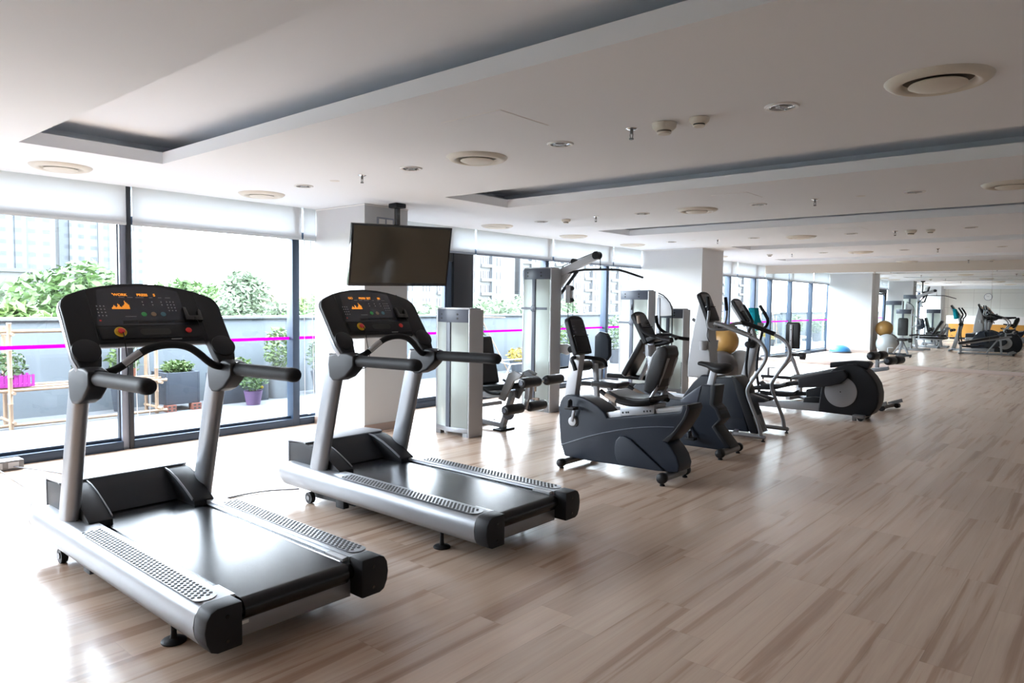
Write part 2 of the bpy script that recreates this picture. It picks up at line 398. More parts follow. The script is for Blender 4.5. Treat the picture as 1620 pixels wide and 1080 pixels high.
# ---- structural columns
for i, (x0, x1, y0, y1) in enumerate([(-7.40, -6.44, 4.99, 5.62), (-7.40, -6.06, 12.66, 13.60), (-7.40, -6.75, BY+.02, -2.3)]):
    b = MB(); b.box(x0, x1, y0, y1, 0, CZ-.001)
    c = b.build('column', 'white_wall'); c['kind'] = 'structure'
    b = MB(); t = .012; b.box(x0-t, x1+t, y0-t, y1+t, 0, .085); o = b.build('column_baseboard', 'baseboard', c)
    b = MB(); t = .006; b.box(x0-t, x1+t, y0-t, y1+t, CZ-.018, CZ-.004); b.build('shadow_joint', 'side_wall', c)

# ---- window wall: one window per bay
MUL = [-3.4, -.95, .93, 2.84, 4.73, 7.26, 9.58, 11.46, 13.32, 15.2, 17.07, 18.69, MY]
def bay(k, y0, y1):
    r = structure('window_%d' % (k+1), (WX, (y0+y1)/2, 0))
    b = MB(); fw = .03
    b.box(WX-.06, WX+.05, y0+.045, y1-.045, 0, .085)      # sill rail
    b.box(WX-.05, WX+.03, y0+.045, y1-.045, 2.22, 2.30)   # head rail
    b.box(WX-.05, WX-.01, y0+.045, y1-.045, .085, .115)
    b.build('window_frame', 'frame', r, bevel=.004)
    b = MB(); b.box(WX-.034, WX-.026, y0+.04, y1-.04, .1, CZ); b.build('pane', 'glass', r)
    b = MB(); b.box(WX-.0255, WX-.0245, y0+.045, y1-.045, 1.025, 1.060); b.build('safety_stripe', 'magenta', r, label='magenta tape stripe across the glass')
    return r
for k in range(len(MUL)-1): bay(k, MUL[k], MUL[k+1])
for k, y in enumerate(MUL[1:-1]):
    b = MB()
    if abs(y-2.84) < .01:
        b.box(WX-.08, WX+.05, y+.015, y+.055, 0, CZ); b.box(WX-.07, WX-.02, y-.055, y-.045, 0, CZ)
        b.cur = 1; b.box(WX-.065, WX+.02, y-.045, y+.015, 0, CZ)
        o = b.build('window_mullion', ['frame_black', 'frame_pale'])
    else:
        b.box(WX-.08, WX+.05, y-.045, y+.045, 0, CZ)
        o = b.build('window_mullion', 'frame', bevel=.006)
    struct(o)
# black door frame in the bay beyond the near column
d = structure('door_1', (WX, 6.55, 0))
b = MB(); b.box(WX-.07, WX+.07, 7.33, 7.74, 0, 2.21); b.box(WX-.07, WX+.06, 5.72, 5.86, 0, 2.21); b.box(WX-.07, WX+.06, 5.72, 7.33, 2.08, 2.21)
b.build('door_frame', 'frame_black', d, bevel=.006)
b = MB(); b.box(WX-.04, WX+.04, 7.18, 7.31, .01, 2.07); b.box(WX-.04, WX+.04, 5.88, 5.98, .01, 2.07); b.box(WX-.04, WX+.04, 5.98, 7.18, 1.99, 2.07); b.box(WX-.04, WX+.04, 5.98, 7.18, .01, .14)
dl = b.build('door_leaf', 'frame', d, bevel=.005)
b = MB(); b.tube([(WX+.05,7.24,.95),(WX+.10,7.24,.95),(WX+.10,7.24,1.15),(WX+.05,7.24,1.15)], .01, 8); b.build('door_handle', 'chrome', dl)
# low wall strip of baseboard between windows is hidden; right and back baseboards
b = MB(); b.box(RX-.02, RX, BY, MY-.03, 0, .085); struct(b.build('baseboard_right', 'baseboard'))
b = MB(); b.box(WX, RX-.02, BY, BY+.02, 0, .085); struct(b.build('baseboard_back', 'baseboard'))

# ---- roller blinds
BL = [(-3.3,-.98),(-.94,.91),(.95,2.84),(2.90,4.79),(4.82,4.985),(5.64,7.76),(7.80,9.68),(9.73,11.58),(11.63,12.64),(13.62,15.2),(15.24,17.38),(17.46,MY-.02)]
BNAME = ['in the bay beside the reception desk','in the second bay from the back wall','over the left-most window in view','over the wide window left of the near column',
 'on the narrow strip beside the near column','over the black-framed door','over the window behind the lat pulldown tower','over the window right of the lat pulldown tower',
 'touching the far column, near side','touching the far column, mirror side','over the window before the mirror','ending at the mirror']
for (y0, y1), nm in zip(BL, BNAME):
    t = thing('roller_blind', 'short white roller blind ' + nm, 'blind', (WX+.09, (y0+y1)/2, 2.2), 'roller blinds along the window wall')
    b = MB(); b.box(WX+.075, WX+.078, y0, y1, 2.235, CZ-.002); b.build('fabric', 'blind', t)
    b = MB(); b.box(WX+.066, WX+.086, y0, y1, 2.205, 2.236); b.build('bottom_bar', 'blind' if y0 < 5 else 'frame_pale', t, bevel=.004)
for y, z1, nm in ((2.93, .25, 'hanging beside the pale window mullion left of the near treadmill console'), (4.84, .12, 'hanging in a long loop just left of the near column')):
    b = MB(); b.tube([(WX+.10,y-.03,2.2),(WX+.10,y-.03,z1+.2),(WX+.105,y-.02,z1+.03),(WX+.11,y+.03,z1),(WX+.11,y+.09,z1+.05),(WX+.10,y+.10,z1+.25),(WX+.10,y+.06,2.2)], .0035, 6, smooth=2)
    tag(b.build('blind_cord', 'cord_white'), 'white beaded blind cord ' + nm, 'cord')

# wall socket on the floor at the far left
t = thing('floor_socket_box', 'grey floor socket box against the window sill at far left', 'socket', (-7.28, 1.8, 0))
b = MB(); b.box(-7.36, -7.20, 1.62, 1.90, 0, .085); b.build('box', 'grey_tube', t, bevel=.008)
b = MB(); b.box(-7.20, -7.194, 1.66, 1.74, .02, .07); b.box(-7.20, -7.194, 1.78, 1.86, .02, .07); b.build('socket_plate', 'silver_light', t)

# ================================================================== CEILING FITTINGS
def vent(x, y, label):
    t = thing('ceiling_vent', label, 'ceiling vent', (x, y, CZ), 'round ceiling air vents')
    b = MB(); b.lathe((x,y,CZ), [(.150,-.001),(.162,-.022),(.182,-.030),(.208,-.022),(.226,-.008),(.230,-.0005),(.15,-.0005)], 40); b.build('rim', 'cream', t, ang=50)
    b = MB(); b.lathe((x,y,CZ), [(.158,-.001),(.0,-.0012)], 32); b.build('throat_shade', 'shade_and_slot', t)  # flat disc on the ceiling, painted dark for the shade inside the vent
    b = MB(); b.lathe((x,y,CZ), [(.0,-.046),(.06,-.044),(.105,-.038),(.126,-.028),(.122,-.022),(.0,-.020)], 36); b.build('deflector_disc', 'cream', t, ang=50)
    return t
def lab(row, colname): return row + ', ' + colname
ROWN = {3.92:'in the first ceiling band', 7.56:'in the second ceiling band', 11.35:'in the third ceiling band', 15.15:'in the fourth ceiling band', 19.0:'in the last ceiling band by the mirror', -.2:'in the band over the reception desk'}
COLN = {-.70:'at its right-hand end', -3.71:'at its middle', -6.75:'at its window end', 2.3:'nearest the side wall'}
vents = [(-.70,3.92),(-3.71,3.92),(-6.75,3.92),(-3.70,7.56),(-6.75,7.56),(-.75,7.56),(-3.82,11.40),(-6.81,11.35),(-3.92,15.19),(-6.87,15.1),(-3.85,18.9),(-.75,11.4),(-.75,15.15),(-3.7,-.2),(-.7,-.2)]
for x, y in vents:
    ry = min(ROWN, key=lambda r: abs(r-y)); cx = min(COLN, key=lambda r: abs(r-x))
    vent(x, y, 'round cream vent ' + ROWN[ry] + ', ' + COLN[cx])
vent(-6.73, 2.09, 'round cream ceiling vent beside the window end of the front cove')
vent(-6.74, 9.40, 'round cream ceiling vent beside the window end of the third cove')
def downlight(x, y, label):
    t = thing('downlight', label, 'downlight', (x, y, CZ), 'recessed chrome downlights')
    b = MB(); b.lathe((x,y,CZ), [(.068,-.001),(.068,-.008),(.086,-.010),(.092,-.002),(.092,-.0005)], 28); b.build('trim_ring', 'white_plastic', t, ang=50)
    b = MB(); b.lathe((x,y,CZ), [(.068,-.002),(.055,-.0015),(.0,-.0012)], 24); b.build('reflector', 'chrome', t)
    b = MB()
    b.bar((x-.06,y,CZ-.006),(x+.06,y,CZ-.006),.008,.008); b.bar((x,y-.06,CZ-.006),(x,y+.06,CZ-.006),.008,.008)
    b.lathe((x,y,CZ-.004), [(.0,-.006),(.030,-.006),(.036,.0),(.0,.0)], 14); b.build('baffle', 'silver_light', t)
for x, y in [(-1.44,3.93),(-2.94,3.93),(-4.44,3.91),(-5.95,3.89),(-2.99,7.55),(-4.39,7.52),(-5.91,7.50),(-1.5,7.56),(-3.07,11.34),(-5.95,11.2),(-4.51,11.26),(-1.56,11.3),(-3.13,15.08),(-1.6,15.05),(-4.6,15.08)]:
    ry = min(ROWN, key=lambda r: abs(r-y)); n = {-1.5:'first', -3:'second', -4.5:'third', -6:'fourth'}[min((-1.5,-3,-4.5,-6), key=lambda q: abs(q-x))]
    downlight(x, y, 'downlight ' + ROWN[ry] + ', ' + n + ' from its right end')
def sprinkler(x, y, label):
    t = thing('ceiling_sprinkler', label, 'sprinkler', (x, y, CZ), 'ceiling sprinklers')
    b = MB(); b.lathe((x,y,CZ), [(.0,-.010),(.022,-.009),(.036,-.001),(.036,-.0005)], 20); b.build('escutcheon', 'chrome', t)
    b = MB(); b.cyl((x,y,CZ-.008),(x,y,CZ-.034),.010,10); b.bar((x-.010,y,CZ-.034),(x-.007,y,CZ-.062),.004,.004); b.bar((x+.010,y,CZ-.034),(x+.007,y,CZ-.062),.004,.004)
    b.cyl((x,y,CZ-.060),(x,y,CZ-.068),.014,12); b.build('nozzle', 'grey_tube', t)
for x, y in [(-2.34,3.86),(-5.03,3.87),(-2.39,7.52),(-5.01,7.46),(-5.12,11.25),(-2.47,11.3),(-5.21,15.05),(-2.57,15.06),(-2.62,18.96)]:
    ry = min(ROWN, key=lambda r: abs(r-y))
    sprinkler(x, y, 'small metal sprinkler head ' + ROWN[ry] + (', nearer the windows' if x < -4 else ', further from the windows'))
def detector(x, y, label, big=False):
    t = thing('smoke_detector', label, 'smoke detector', (x, y, CZ), 'smoke detectors on the ceiling')
    k = 1.25 if big else 1.
    b = MB(); b.lathe((x,y,CZ), [(.0,-.052*k),(.030*k,-.052*k),(.036*k,-.044*k)], 24); b.lathe((x,y,CZ), [(.040*k,-.036*k),(.056*k,-.022*k),(.060*k,-.002),(.0,-.001)], 24); b.build('housing', 'cream', t, ang=50)
    b = MB(); b.lathe((x,y,CZ), [(.033*k,-.046*k),(.034*k,-.034*k)], 24); b.build('sensor_slots', 'shade_and_slot' if big else 'grille_dark', t)
for x, y, l, g in [(-2.12,3.87,'large cream smoke detector with slatted base beside a smaller one, first ceiling band',True),(-1.90,3.88,'small cream smoke detector with black slots, first ceiling band',False),(-5.5,7.50,'cream smoke detector near the windows in the second ceiling band',False),
    (-2.27,11.3,'left of two smoke detectors in the third ceiling band',True),(-2.04,11.36,'right of two smoke detectors in the third ceiling band',False),(-5.66,15.01,'cream smoke detector near the windows in the fourth ceiling band',False),(-2.2,19.05,'smoke detector in the last ceiling band by the mirror',False)]:
    detector(x, y, l, g)
for x, y, l in [(-5.47,3.9,'first'),(-1.97,7.56,'second'),(-5.51,11.15,'third'),(-2.1,15.0,'fourth')]:
    b = MB(); b.lathe((x,y,CZ), [(.0,-.004),(.038,-.004),(.045,-.001),(.045,-.0004)], 20)
    tag(b.build('ceiling_button', 'white_plastic'), 'tiny white round ceiling plate in the %s ceiling band' % l, 'ceiling plate')
for (x0,x1,y0,y1,l) in [(-3.17,-2.70,3.04,3.48,'first'),(-3.12,-2.76,6.68,7.07,'second'),(-3.17,-2.72,10.45,10.87,'third')]:
    b = MB(); b.box(x0, x1, y0, y1, CZ-.003, CZ+.001); b.cur = 1
    g = .006; b.box(x0-g, x0, y0-g, y1+g, CZ-.0012, CZ+.001); b.box(x1, x1+g, y0-g, y1+g, CZ-.0012, CZ+.001); b.box(x0, x1, y0-g, y0, CZ-.0012, CZ+.001); b.box(x0, x1, y1, y1+g, CZ-.0012, CZ+.001)
    tag(b.build('ceiling_access_panel', ['ceiling', 'side_wall']), 'flush square white access panel in the %s ceiling band' % l, 'access panel')

# ================================================================== TELEVISION
def tv():
    c = Vector((-6.05, 5.198, 1.995)); yaw = math.radians(-16.4); tilt = math.radians(13.7)
    nh = Vector((math.cos(yaw), math.sin(yaw), 0)); n = nh*math.cos(tilt) - Vector((0,0,1))*math.sin(tilt)
    U = Vector((0,0,1)).cross(nh).normalized(); V = n.cross(U)
    rl = math.radians(1.16); U, V = U*math.cos(rl)+V*math.sin(rl), V*math.cos(rl)-U*math.sin(rl)
    t = thing('television', 'black flat television hanging from the ceiling in front of the near column', 'television', (-6.22, 5.22, CZ))
    W, H = .593, .338
    b = MB(); b.oprism(c, U, V, [(-W,-H),(W,-H),(W,H),(-W,H)], -.05, 0)
    body = b.build('housing', 'black_glossy', t, bevel=.006)
    b = MB(); b.oprism(c, U, V, [(-W+.022,-H+.035),(W-.022,-H+.035),(W-.022,H-.022),(-W+.022,H-.022)], .0005, .002); b.build('screen', 'tv_screen', t)
    b = MB(); b.obox(c - n*.08, U*.2, V*.14, n*.03); pc = c - n*.13
    top = Vector((pc.x, pc.y, CZ)); b.build('bracket', 'dark', t, bevel=.006)
    b = MB(); b.bar(pc - Vector((0,0,.05)), top, .045, .045, up=(1,0,0)); b.build('ceiling_pole', 'black_glossy', t)
    b = MB(); b.box(top.x-.07, top.x+.07, top.y-.07, top.y+.07, CZ-.05, CZ-.001); b.build('ceiling_plate', 'dark', t, bevel=.01)
tv()
b = MB(); b.box(-6.439, -6.425, 5.16, 5.40, 2.33, 2.45); b.cur = 1; b.box(-6.425, -6.423, 5.18, 5.27, 2.35, 2.43); b.box(-6.425, -6.423, 5.29, 5.38, 2.35, 2.43)
tag(b.build('socket_panel', ['frame_pale', 'white_plastic']), 'pale wall socket panel high on the near column behind the television', 'socket')

# ================================================================== TREADMILLS
def treadmill(cy, label):
    t = thing('treadmill', label, 'treadmill', (-3.7, cy, 0), 'treadmills in the front row')
    def sec(s, k=0.):   # D-shaped rail section, s = side sign
        return [(cy+s*q, z) for q, z in [(.300,.100-k),(.405,.100-k),(.432,.112-k),(.450,.145),(.457,.19),(.450,.235+k),(.432,.263+k),(.405,.275+k),(.300,.275+k)]]
    for s in (-1, 1):
        b = MB(); pts = sec(s); n = len(pts); vs = []; X = [-4.80,-4.79,-4.765,-4.73,-2.745]; K = [.55,.72,.90,1.,1.]
        cyy, czz = cy+s*.36, .19
        for x, k in zip(X, K): vs += [(x, cyy+(p-cyy)*(.8+.2*k) if 1 else p, czz+(z-czz)*k) for p, z in pts]
        fs = [tuple(range(n)), tuple(range(5*n-1, 4*n-1, -1))]
        for r in range(4): fs += [(r*n+i, r*n+(i+1)%n, (r+1)*n+(i+1)%n, (r+1)*n+i) for i in range(n)]
        b.add(vs, fs); rail = b.build('side_rail', 'silver', t, ang=50)
        b = MB(); b.prism(sec(s, .004), -2.745, -2.645, 'x'); cap = b.build('end_cap', 'charcoal', t, bevel=.008, ang=50)
        b = MB()
        for yy, zz in ((.335+.03,.235),(.335+.03,.135)): b.cyl((-2.646,cy+s*yy,zz),(-2.6425,cy+s*yy,zz),.008,12)
        b.build('cap_screw', 'black_glossy', cap)
        # grip strip with dots
        b = MB(); y0, y1 = cy+s*.333, cy+s*.432; ym = (y0+y1)/2; r = abs(y1-y0)/2
        out = [(-4.02+r-r*math.cos(a)-.0, ym+r*math.sin(a)*1.0) for a in [PI*.5-PI*i/8 for i in range(9)]][::-1]
        P = []
        for i in range(9):
            a = -PI/2 + PI*i/8; P.append((-2.80+r*.75*math.cos(a), ym+r*math.sin(a)))
        for i in range(9):
            a = PI/2 + PI*i/8; P.append((-4.02+r*.75*math.cos(a), ym+r*math.sin(a)))
        b.prism(P, .2752, .2785, 'z'); b.cur = 1
        for j in range(5):
            for i in range(41):
                x = -4.03 + i*.0302 + (.0151 if j % 2 else 0); y = ym - .038 + j*.019
                if x > -2.765: continue
                b.lathe((x, y, .2785), [(.0086, -.0005), (.0078, .0016), (0, .0018)], 8)
        b.build('foot_grip_strip', ['silver', 'grille_dark'], rail, ang=40)
        # inner channel
        b = MB(); b.prism([(cy+s*.302,.262),(cy+s*.285,.262),(cy+s*.285,.243),(cy+s*.262,.243),(cy+s*.262,.17),(cy+s*.302,.17)], -4.40, -2.80, 'x'); b.build('deck_edge_channel', 'chrome', t)
        b = MB(); b.prism([(cy+s*.305,.272),(cy+s*.27,.268),(cy+s*.27,.256),(cy+s*.305,.256)], -2.90, -2.76, 'x'); b.build('roller_bracket', 'silver_light', t)
        # motor cover cheek and upright
        b = MB(); b.prism([(-4.60,.425),(-4.50,.415),(-4.40,.388),(-4.31,.350),(-4.24,.318),(-4.185,.290),(-4.17,.282),(-4.165,.245),(-4.66,.245)], min(cy+s*.225,cy+s*.350), max(cy+s*.225,cy+s*.350)); b.build('cover_cheek', 'charcoal', t, bevel=.008)
        b = MB(); b.prism([(-4.58,.430),(-4.49,.4195),(-4.395,.392),(-4.30,.352),(-4.23,.320),(-4.185,.296),(-4.19,.284),(-4.31,.342),(-4.40,.379),(-4.50,.408),(-4.60,.423)], cy+s*.225-.003, cy+s*.225+.003); b.build('cheek_trim', 'silver', t)
        b = MB(); b.tube([(-4.385,cy+s*.376,.262),(-4.345,cy+s*.376,.41),(-4.215,cy+s*.376,.89),(-4.15,cy+s*.376,1.10)], .088, 24, sy=.50, up=(0,0,1)); up = b.build('upright', 'silver', t, ang=60)
        # bracket under the handle
        b = MB(); b.prism([(-4.19,1.115),(-4.20,1.05),(-4.185,.965),(-4.15,.940),(-4.08,.945),(-4.00,.975),(-3.93,1.03),(-3.905,1.055),(-3.905,1.125),(-3.98,1.14),(-4.10,1.14)], cy+s*.376-.050, cy+s*.376+.050); b.build('handle_bracket', 'charcoal', t, bevel=.016, bseg=3)
        b = MB(); b.tube([(-3.93,cy+s*.376,1.088),(-3.915,cy+s*.376,1.088)], .043, 20); b.build('handle_collar', 'black_glossy', t)
        b = MB(); b.tube([(-3.92,cy+s*.376,1.088),(-3.37,cy+s*.376,1.098),(-3.365,cy+s*.376,1.098),(-3.34,cy+s*.376,1.098),(-3.315,cy+s*.376,1.098),(-3.30,cy+s*.376,1.098),(-3.294,cy+s*.376,1.098)], [.038,.038,.0395,.0395,.036,.026,.008], 22); b.build('side_handle', 'grip', t, ang=60)
        b = MB(); b.cyl((-4.48,cy+s*.40,.042),(-4.48,cy+s*.365,.042),.042,18); b.cur = 1; b.cyl((-4.48,cy+s*.405,.042),(-4.48,cy+s*.36,.042),.018,14); b.build('transport_wheel', ['rubber', 'grey_tube'], t)
        b = MB(); b.bar((-4.50,cy+s*.33,.06),(-4.0,cy+s*.33,.085),.03,.05); b.box(-4.17,-4.08,min(cy+s*.33,cy+s*.38),max(cy+s*.33,cy+s*.38),.03,.10); b.build('lift_arm', 'charcoal', t, bevel=.005)
        b = MB(); b.lathe((-3.08,cy+s*.385,0), [(.0,0),(.052,0),(.053,.006),(.046,.012),(.016,.018),(.012,.04),(.012,.105),(0,.105)], 24); b.build('levelling_foot', 'rubber', t)
    # belt with rounded rear roller
    P = [(-4.45,.255)] + [(-2.74+.048*math.sin(a), .207+.048*math.cos(a)) for a in [PI*i/10 for i in range(11)]] + [(-4.45,.159)]
    b = MB(); b.prism(P, cy-.262, cy+.262); b.build('running_belt', 'belt', t, ang=30)
    b = MB(); b.cyl((-2.74,cy-.298,.207),(-2.74,cy+.298,.207),.036,18); b.build('rear_roller', 'black_glossy', t)
    b = MB(); b.box(-2.80,-2.735,cy-.30,cy+.30,.085,.160); b.build('rear_crossbar', 'silver', t, bevel=.004)
    b = MB(); b.box(-2.7345,-2.733,cy-.295,cy-.225,.138,.152); b.build('sticker', 'white_plastic', t)
    b = MB(); b.box(-4.70,-4.40,cy-.30,cy+.30,.10,.24); b.build('front_crossbar', 'charcoal', t)
    # motor cover
    b = MB(); b.prism([(-4.79,.262),(-4.80,.40),(-4.79,.425),(-4.60,.432),(-4.57,.425),(-4.50,.37),(-4.43,.305),(-4.375,.262)], cy-.230, cy+.230); b.build('hood', 'charcoal', t, bevel=.004)
    b = MB(); b.prism([(-4.805,.408),(-4.795,.432),(-4.60,.440),(-4.57,.434),(-4.57,.426),(-4.60,.430),(-4.79,.42),(-4.80,.405)], cy-.365, cy+.365); b.build('hood_top', 'silver', t)
    for s in (-1, 1):
        b = MB(); b.prism([(-4.80,.27),(-4.80,.408),(-4.60,.428),(-4.50,.414),(-4.42,.39),(-4.36,.36),(-4.36,.27)], min(cy+s*.23,cy+s*.362), max(cy+s*.23,cy+s*.362)); b.build('hood_side', 'charcoal', t, bevel=.004)
    b = MB(); b.box(-4.806,-4.788,cy-.366,cy+.366,.262,.41); b.build('hood_front_trim', 'silver', t, bevel=.003)
    # curved front bar
    R_ = []
    for q, x, z in [(-.37,-4.06,1.10),(-.33,-4.04,1.098),(-.28,-4.01,1.11),(-.23,-3.99,1.14),(-.17,-3.975,1.19),(-.11,-3.965,1.228),(-.04,-3.96,1.245),(.04,-3.96,1.245),(.11,-3.965,1.228),(.17,-3.975,1.19),(.23,-3.99,1.14),(.28,-4.01,1.11),(.33,-4.04,1.098),(.37,-4.06,1.10)]: R_.append((x, cy+q, z))
    b = MB(); b.tube(R_, .021, 16, smooth=2); b.build('front_bar', 'grip', t, ang=60)
    for s in (-1,):
        b = MB(); b.tube([(-3.9745,cy+s*.232,1.150),(-3.962,cy+s*.19,1.187),(-3.953,cy+s*.155,1.213)], .0185, 10); b.build('pulse_sensor', 'silver_light', t)
    # console
    o = Vector((-4.085, cy, 1.222)); V = Vector((-.585,0,.811)); U = Vector((0,1,0)); N = Vector((.811,0,.585))
    def at(u, v, h=0.): return o + U*u + V*v + N*h
    arch = [(.435,.215),(.437,.285),(.425,.325),(.40,.355),(.36,.375),(.30,.400),(.22,.423),(.12,.441),(0,.448)]
    half = [(0,.042),(.296,.042),(.300,.03),(.305,-.05),(.318,-.105),(.345,-.125),(.39,-.125),(.42,-.10),(.437,-.03),(.437,.05)] + arch[:-1]
    outl = half + [(0,.448)] + [(-u, v) for u, v in half[::-1] if u > 0]
    b = MB(); b.oprism(o, U, V, outl, -.052, 0); body = b.build('console', 'dark', t, bevel=.010, bseg=3)
    b = MB(); b.oprism(o-N*.001, U, V, [(u*1.012, v*1.006+.0) for u, v in outl], -.060, -.022); b.build('console_rear_shell', 'silver', body, bevel=.008)
    for s in (-1, 1):
        b = MB(); b.lathe(at(s*.372,-.005,-.002), [(.072,0),(.070,.010),(.062,.014),(0,.016)], 32, axis=N); b.build('pivot_cover', 'charcoal', body, ang=50)
        b = MB(); b.oprism(o, U, V, [(s*.300-.0015,.05),(s*.300+.0015,.05),(s*.295+.0015,.402),(s*.295-.0015,.402)], .0, .0012); b.build('seam', 'black_glossy', body)
    b = MB(); b.oprism(o, U, V, [(-.285,.152),(.205,.152),(.205,.392),(.12,.415),(0,.422),(-.12,.415),(-.24,.395)], .0005, .002); dp = b.build('display_panel', 'panel', body)
    b = MB(); b.oprism(o, U, V, [(-.285,.062),(.285,.062),(.288,.142),(-.288,.142)], .0, .006); b.build('lower_tray', 'dark', body, bevel=.004)
    b = MB(); r = .021
    P = [(.07+r*math.cos(a), .104+r*math.sin(a)) for a in [-PI/2+PI*i/8 for i in range(9)]] + [(-.058+r*math.cos(a), .104+r*math.sin(a)) for a in [PI/2+PI*i/8 for i in range(9)]]
    b.oprism(o, U, V, P, .006, .0075); b.build('media_slot', 'grille_dark', body)
    # LED graph
    b = MB()
    hs = [.010,.016,.026,.020,.012,.018,.036,.030,.016,.012,.020,.024,.032,.056,.046,.038,.030]
    for i, h in enumerate(hs):
        u = -.186+i*.0056; b.oprism(o, U, V, [(u,.263),(u+.0036,.263),(u+.0036,.263+h),(u,.263+h)], .0021, .003)
    b.build('led_graph', 'led', dp, label='amber bar graph readout')
    for (u0, v0, nu, nv, du, dv) in [(-.262,.282,3,4,.018,-.021), (.122,.313,3,4,.019,-.0205), (-.015,.312,1,2,.01,-.02), (.038,.312,1,2,.01,-.02), (.090,.312,1,2,.01,-.02)]:
        b = MB()
        for i in range(nu):
            for j in range(nv):
                uu, vv = u0+i*du, v0+j*dv; b.oprism(o, U, V, [(uu-.003,vv-.004),(uu+.003,vv-.004),(uu+.003,vv+.004),(uu-.003,vv+.004)], .0021, .003)
        b.build('keypad', 'key', dp)
    b = MB(); b.oprism(o, U, V, [(-.268,.182),(-.258,.182),(-.258,.190),(-.268,.190)], .0021, .003); b.build('red_key', 'red', dp)
    for u, m_, l in ((-.026,'green_b','green round button'),(.027,'brown_b','brown round button'),(.081,'blue_b','teal round button')):
        b = MB(); b.lathe(at(u,.227,.0015), [(.015,0),(.015,.002),(.010,.003),(0,.003)], 20, axis=N); b.build('program_button', m_, dp, label=l)
    for u0, u1 in ((-.15,-.08),(-.07,.03),(.04,.12),(.13,.19)):
        b = MB(); b.oprism(o, U, V, [(u0,.165),(u1,.165),(u1,.185),(u0,.185)], .002, .003); b.build('soft_key', 'charcoal', dp)
    b = MB()
    for u, w in ((-.12,.03),(-.075,.03),(-.01,.02),(.04,.02),(.09,.02),(.135,.03),(-.10,.06),(-.03,.03)):
        v = .343 if w != .06 else .212
        b.oprism(o, U, V, [(u-w/2,v-.0012),(u+w/2,v-.0012),(u+w/2,v+.0012),(u-w/2,v+.0012)], .002, .0026)
    b.build('caption_line', 'key', dp)
    b = MB(); b.lathe(at(-.181,.106,.006), [(.0315,0),(.0315,.004),(.0285,.006),(.025,.004),(.0245,.0005),(.0,.0005)], 26, axis=N); sb = b.build('stop_button_ring', 'yellow', body)
    b = MB(); b.lathe(at(-.179,.108,.008), [(.010,0),(.010,.004),(.017,.006),(.018,.011),(.012,.014),(0,.014)], 22, axis=N); b.build('stop_button', 'red', body)
    b = MB(); b.lathe(at(.193,.108,.006), [(.017,0),(.017,.006),(.012,.008),(0,.006)], 20, axis=N); b.build('red_button', 'red', body)
    b = MB(); b.oprism(o, U, V, [(.19,.17),(.29,.165),(.292,.235),(.282,.25),(.272,.235),(.268,.20),(.215,.20),(.208,.26),(.19,.262)], .0, .030); b.build('phone_holder', 'black_glossy', body, bevel=.005)
    b = MB(); b.tube([at(.245,.19,.034), at(.247,.12,.05), at(.246,.06,.04), at(.25,.0,.03), at(.262,.012,.03), at(.250,.06,.032)], .0014, 6, smooth=2); b.build('holder_clip_cord', 'charcoal', body)
    b = MB(); b.tube([at(-.179,.09,.03), at(-.179,.05,.03), at(-.178,0.,.01)-Vector((0,0,.03)), Vector((-4.03,cy-.185,1.10)), Vector((-4.03,cy-.21,1.03)), Vector((-4.02,cy-.26,1.02)), Vector((-4.02,cy-.29,1.04))], .003, 6, smooth=2); b.build('safety_key_cord', 'rubber', body)
    b = MB(); b.oprism(o, U, V, [(.08,.049),(.14,.050),(.14,.056),(.08,.055)], .004, .0075); b.build('badge', 'grey_tube', body)
    return t, dp, at, U, V
T1, dp1, at1, U1, V1 = treadmill(1.738, 'nearest treadmill, left in the photo, its amber display reading PRESS')
T2, dp2, at2, U2, V2 = treadmill(3.358, 'second treadmill, standing in front of the white column under the television')
for dp, at_, words in ((dp1, at1, (("'", -.165), ('WORK', -.125), ('PRESS', -.005), ('S', .062))), (dp2, at2, (('GO', -.16), ('PRESS', -.055), ('SET', .005), ('00', .10)))):
    for w, u in words:
        text(w, at_(u, .360, .0022), U1, V1, .026 if len(w) < 4 else .024, 'led', dp, 'led_text', label='amber display lettering')

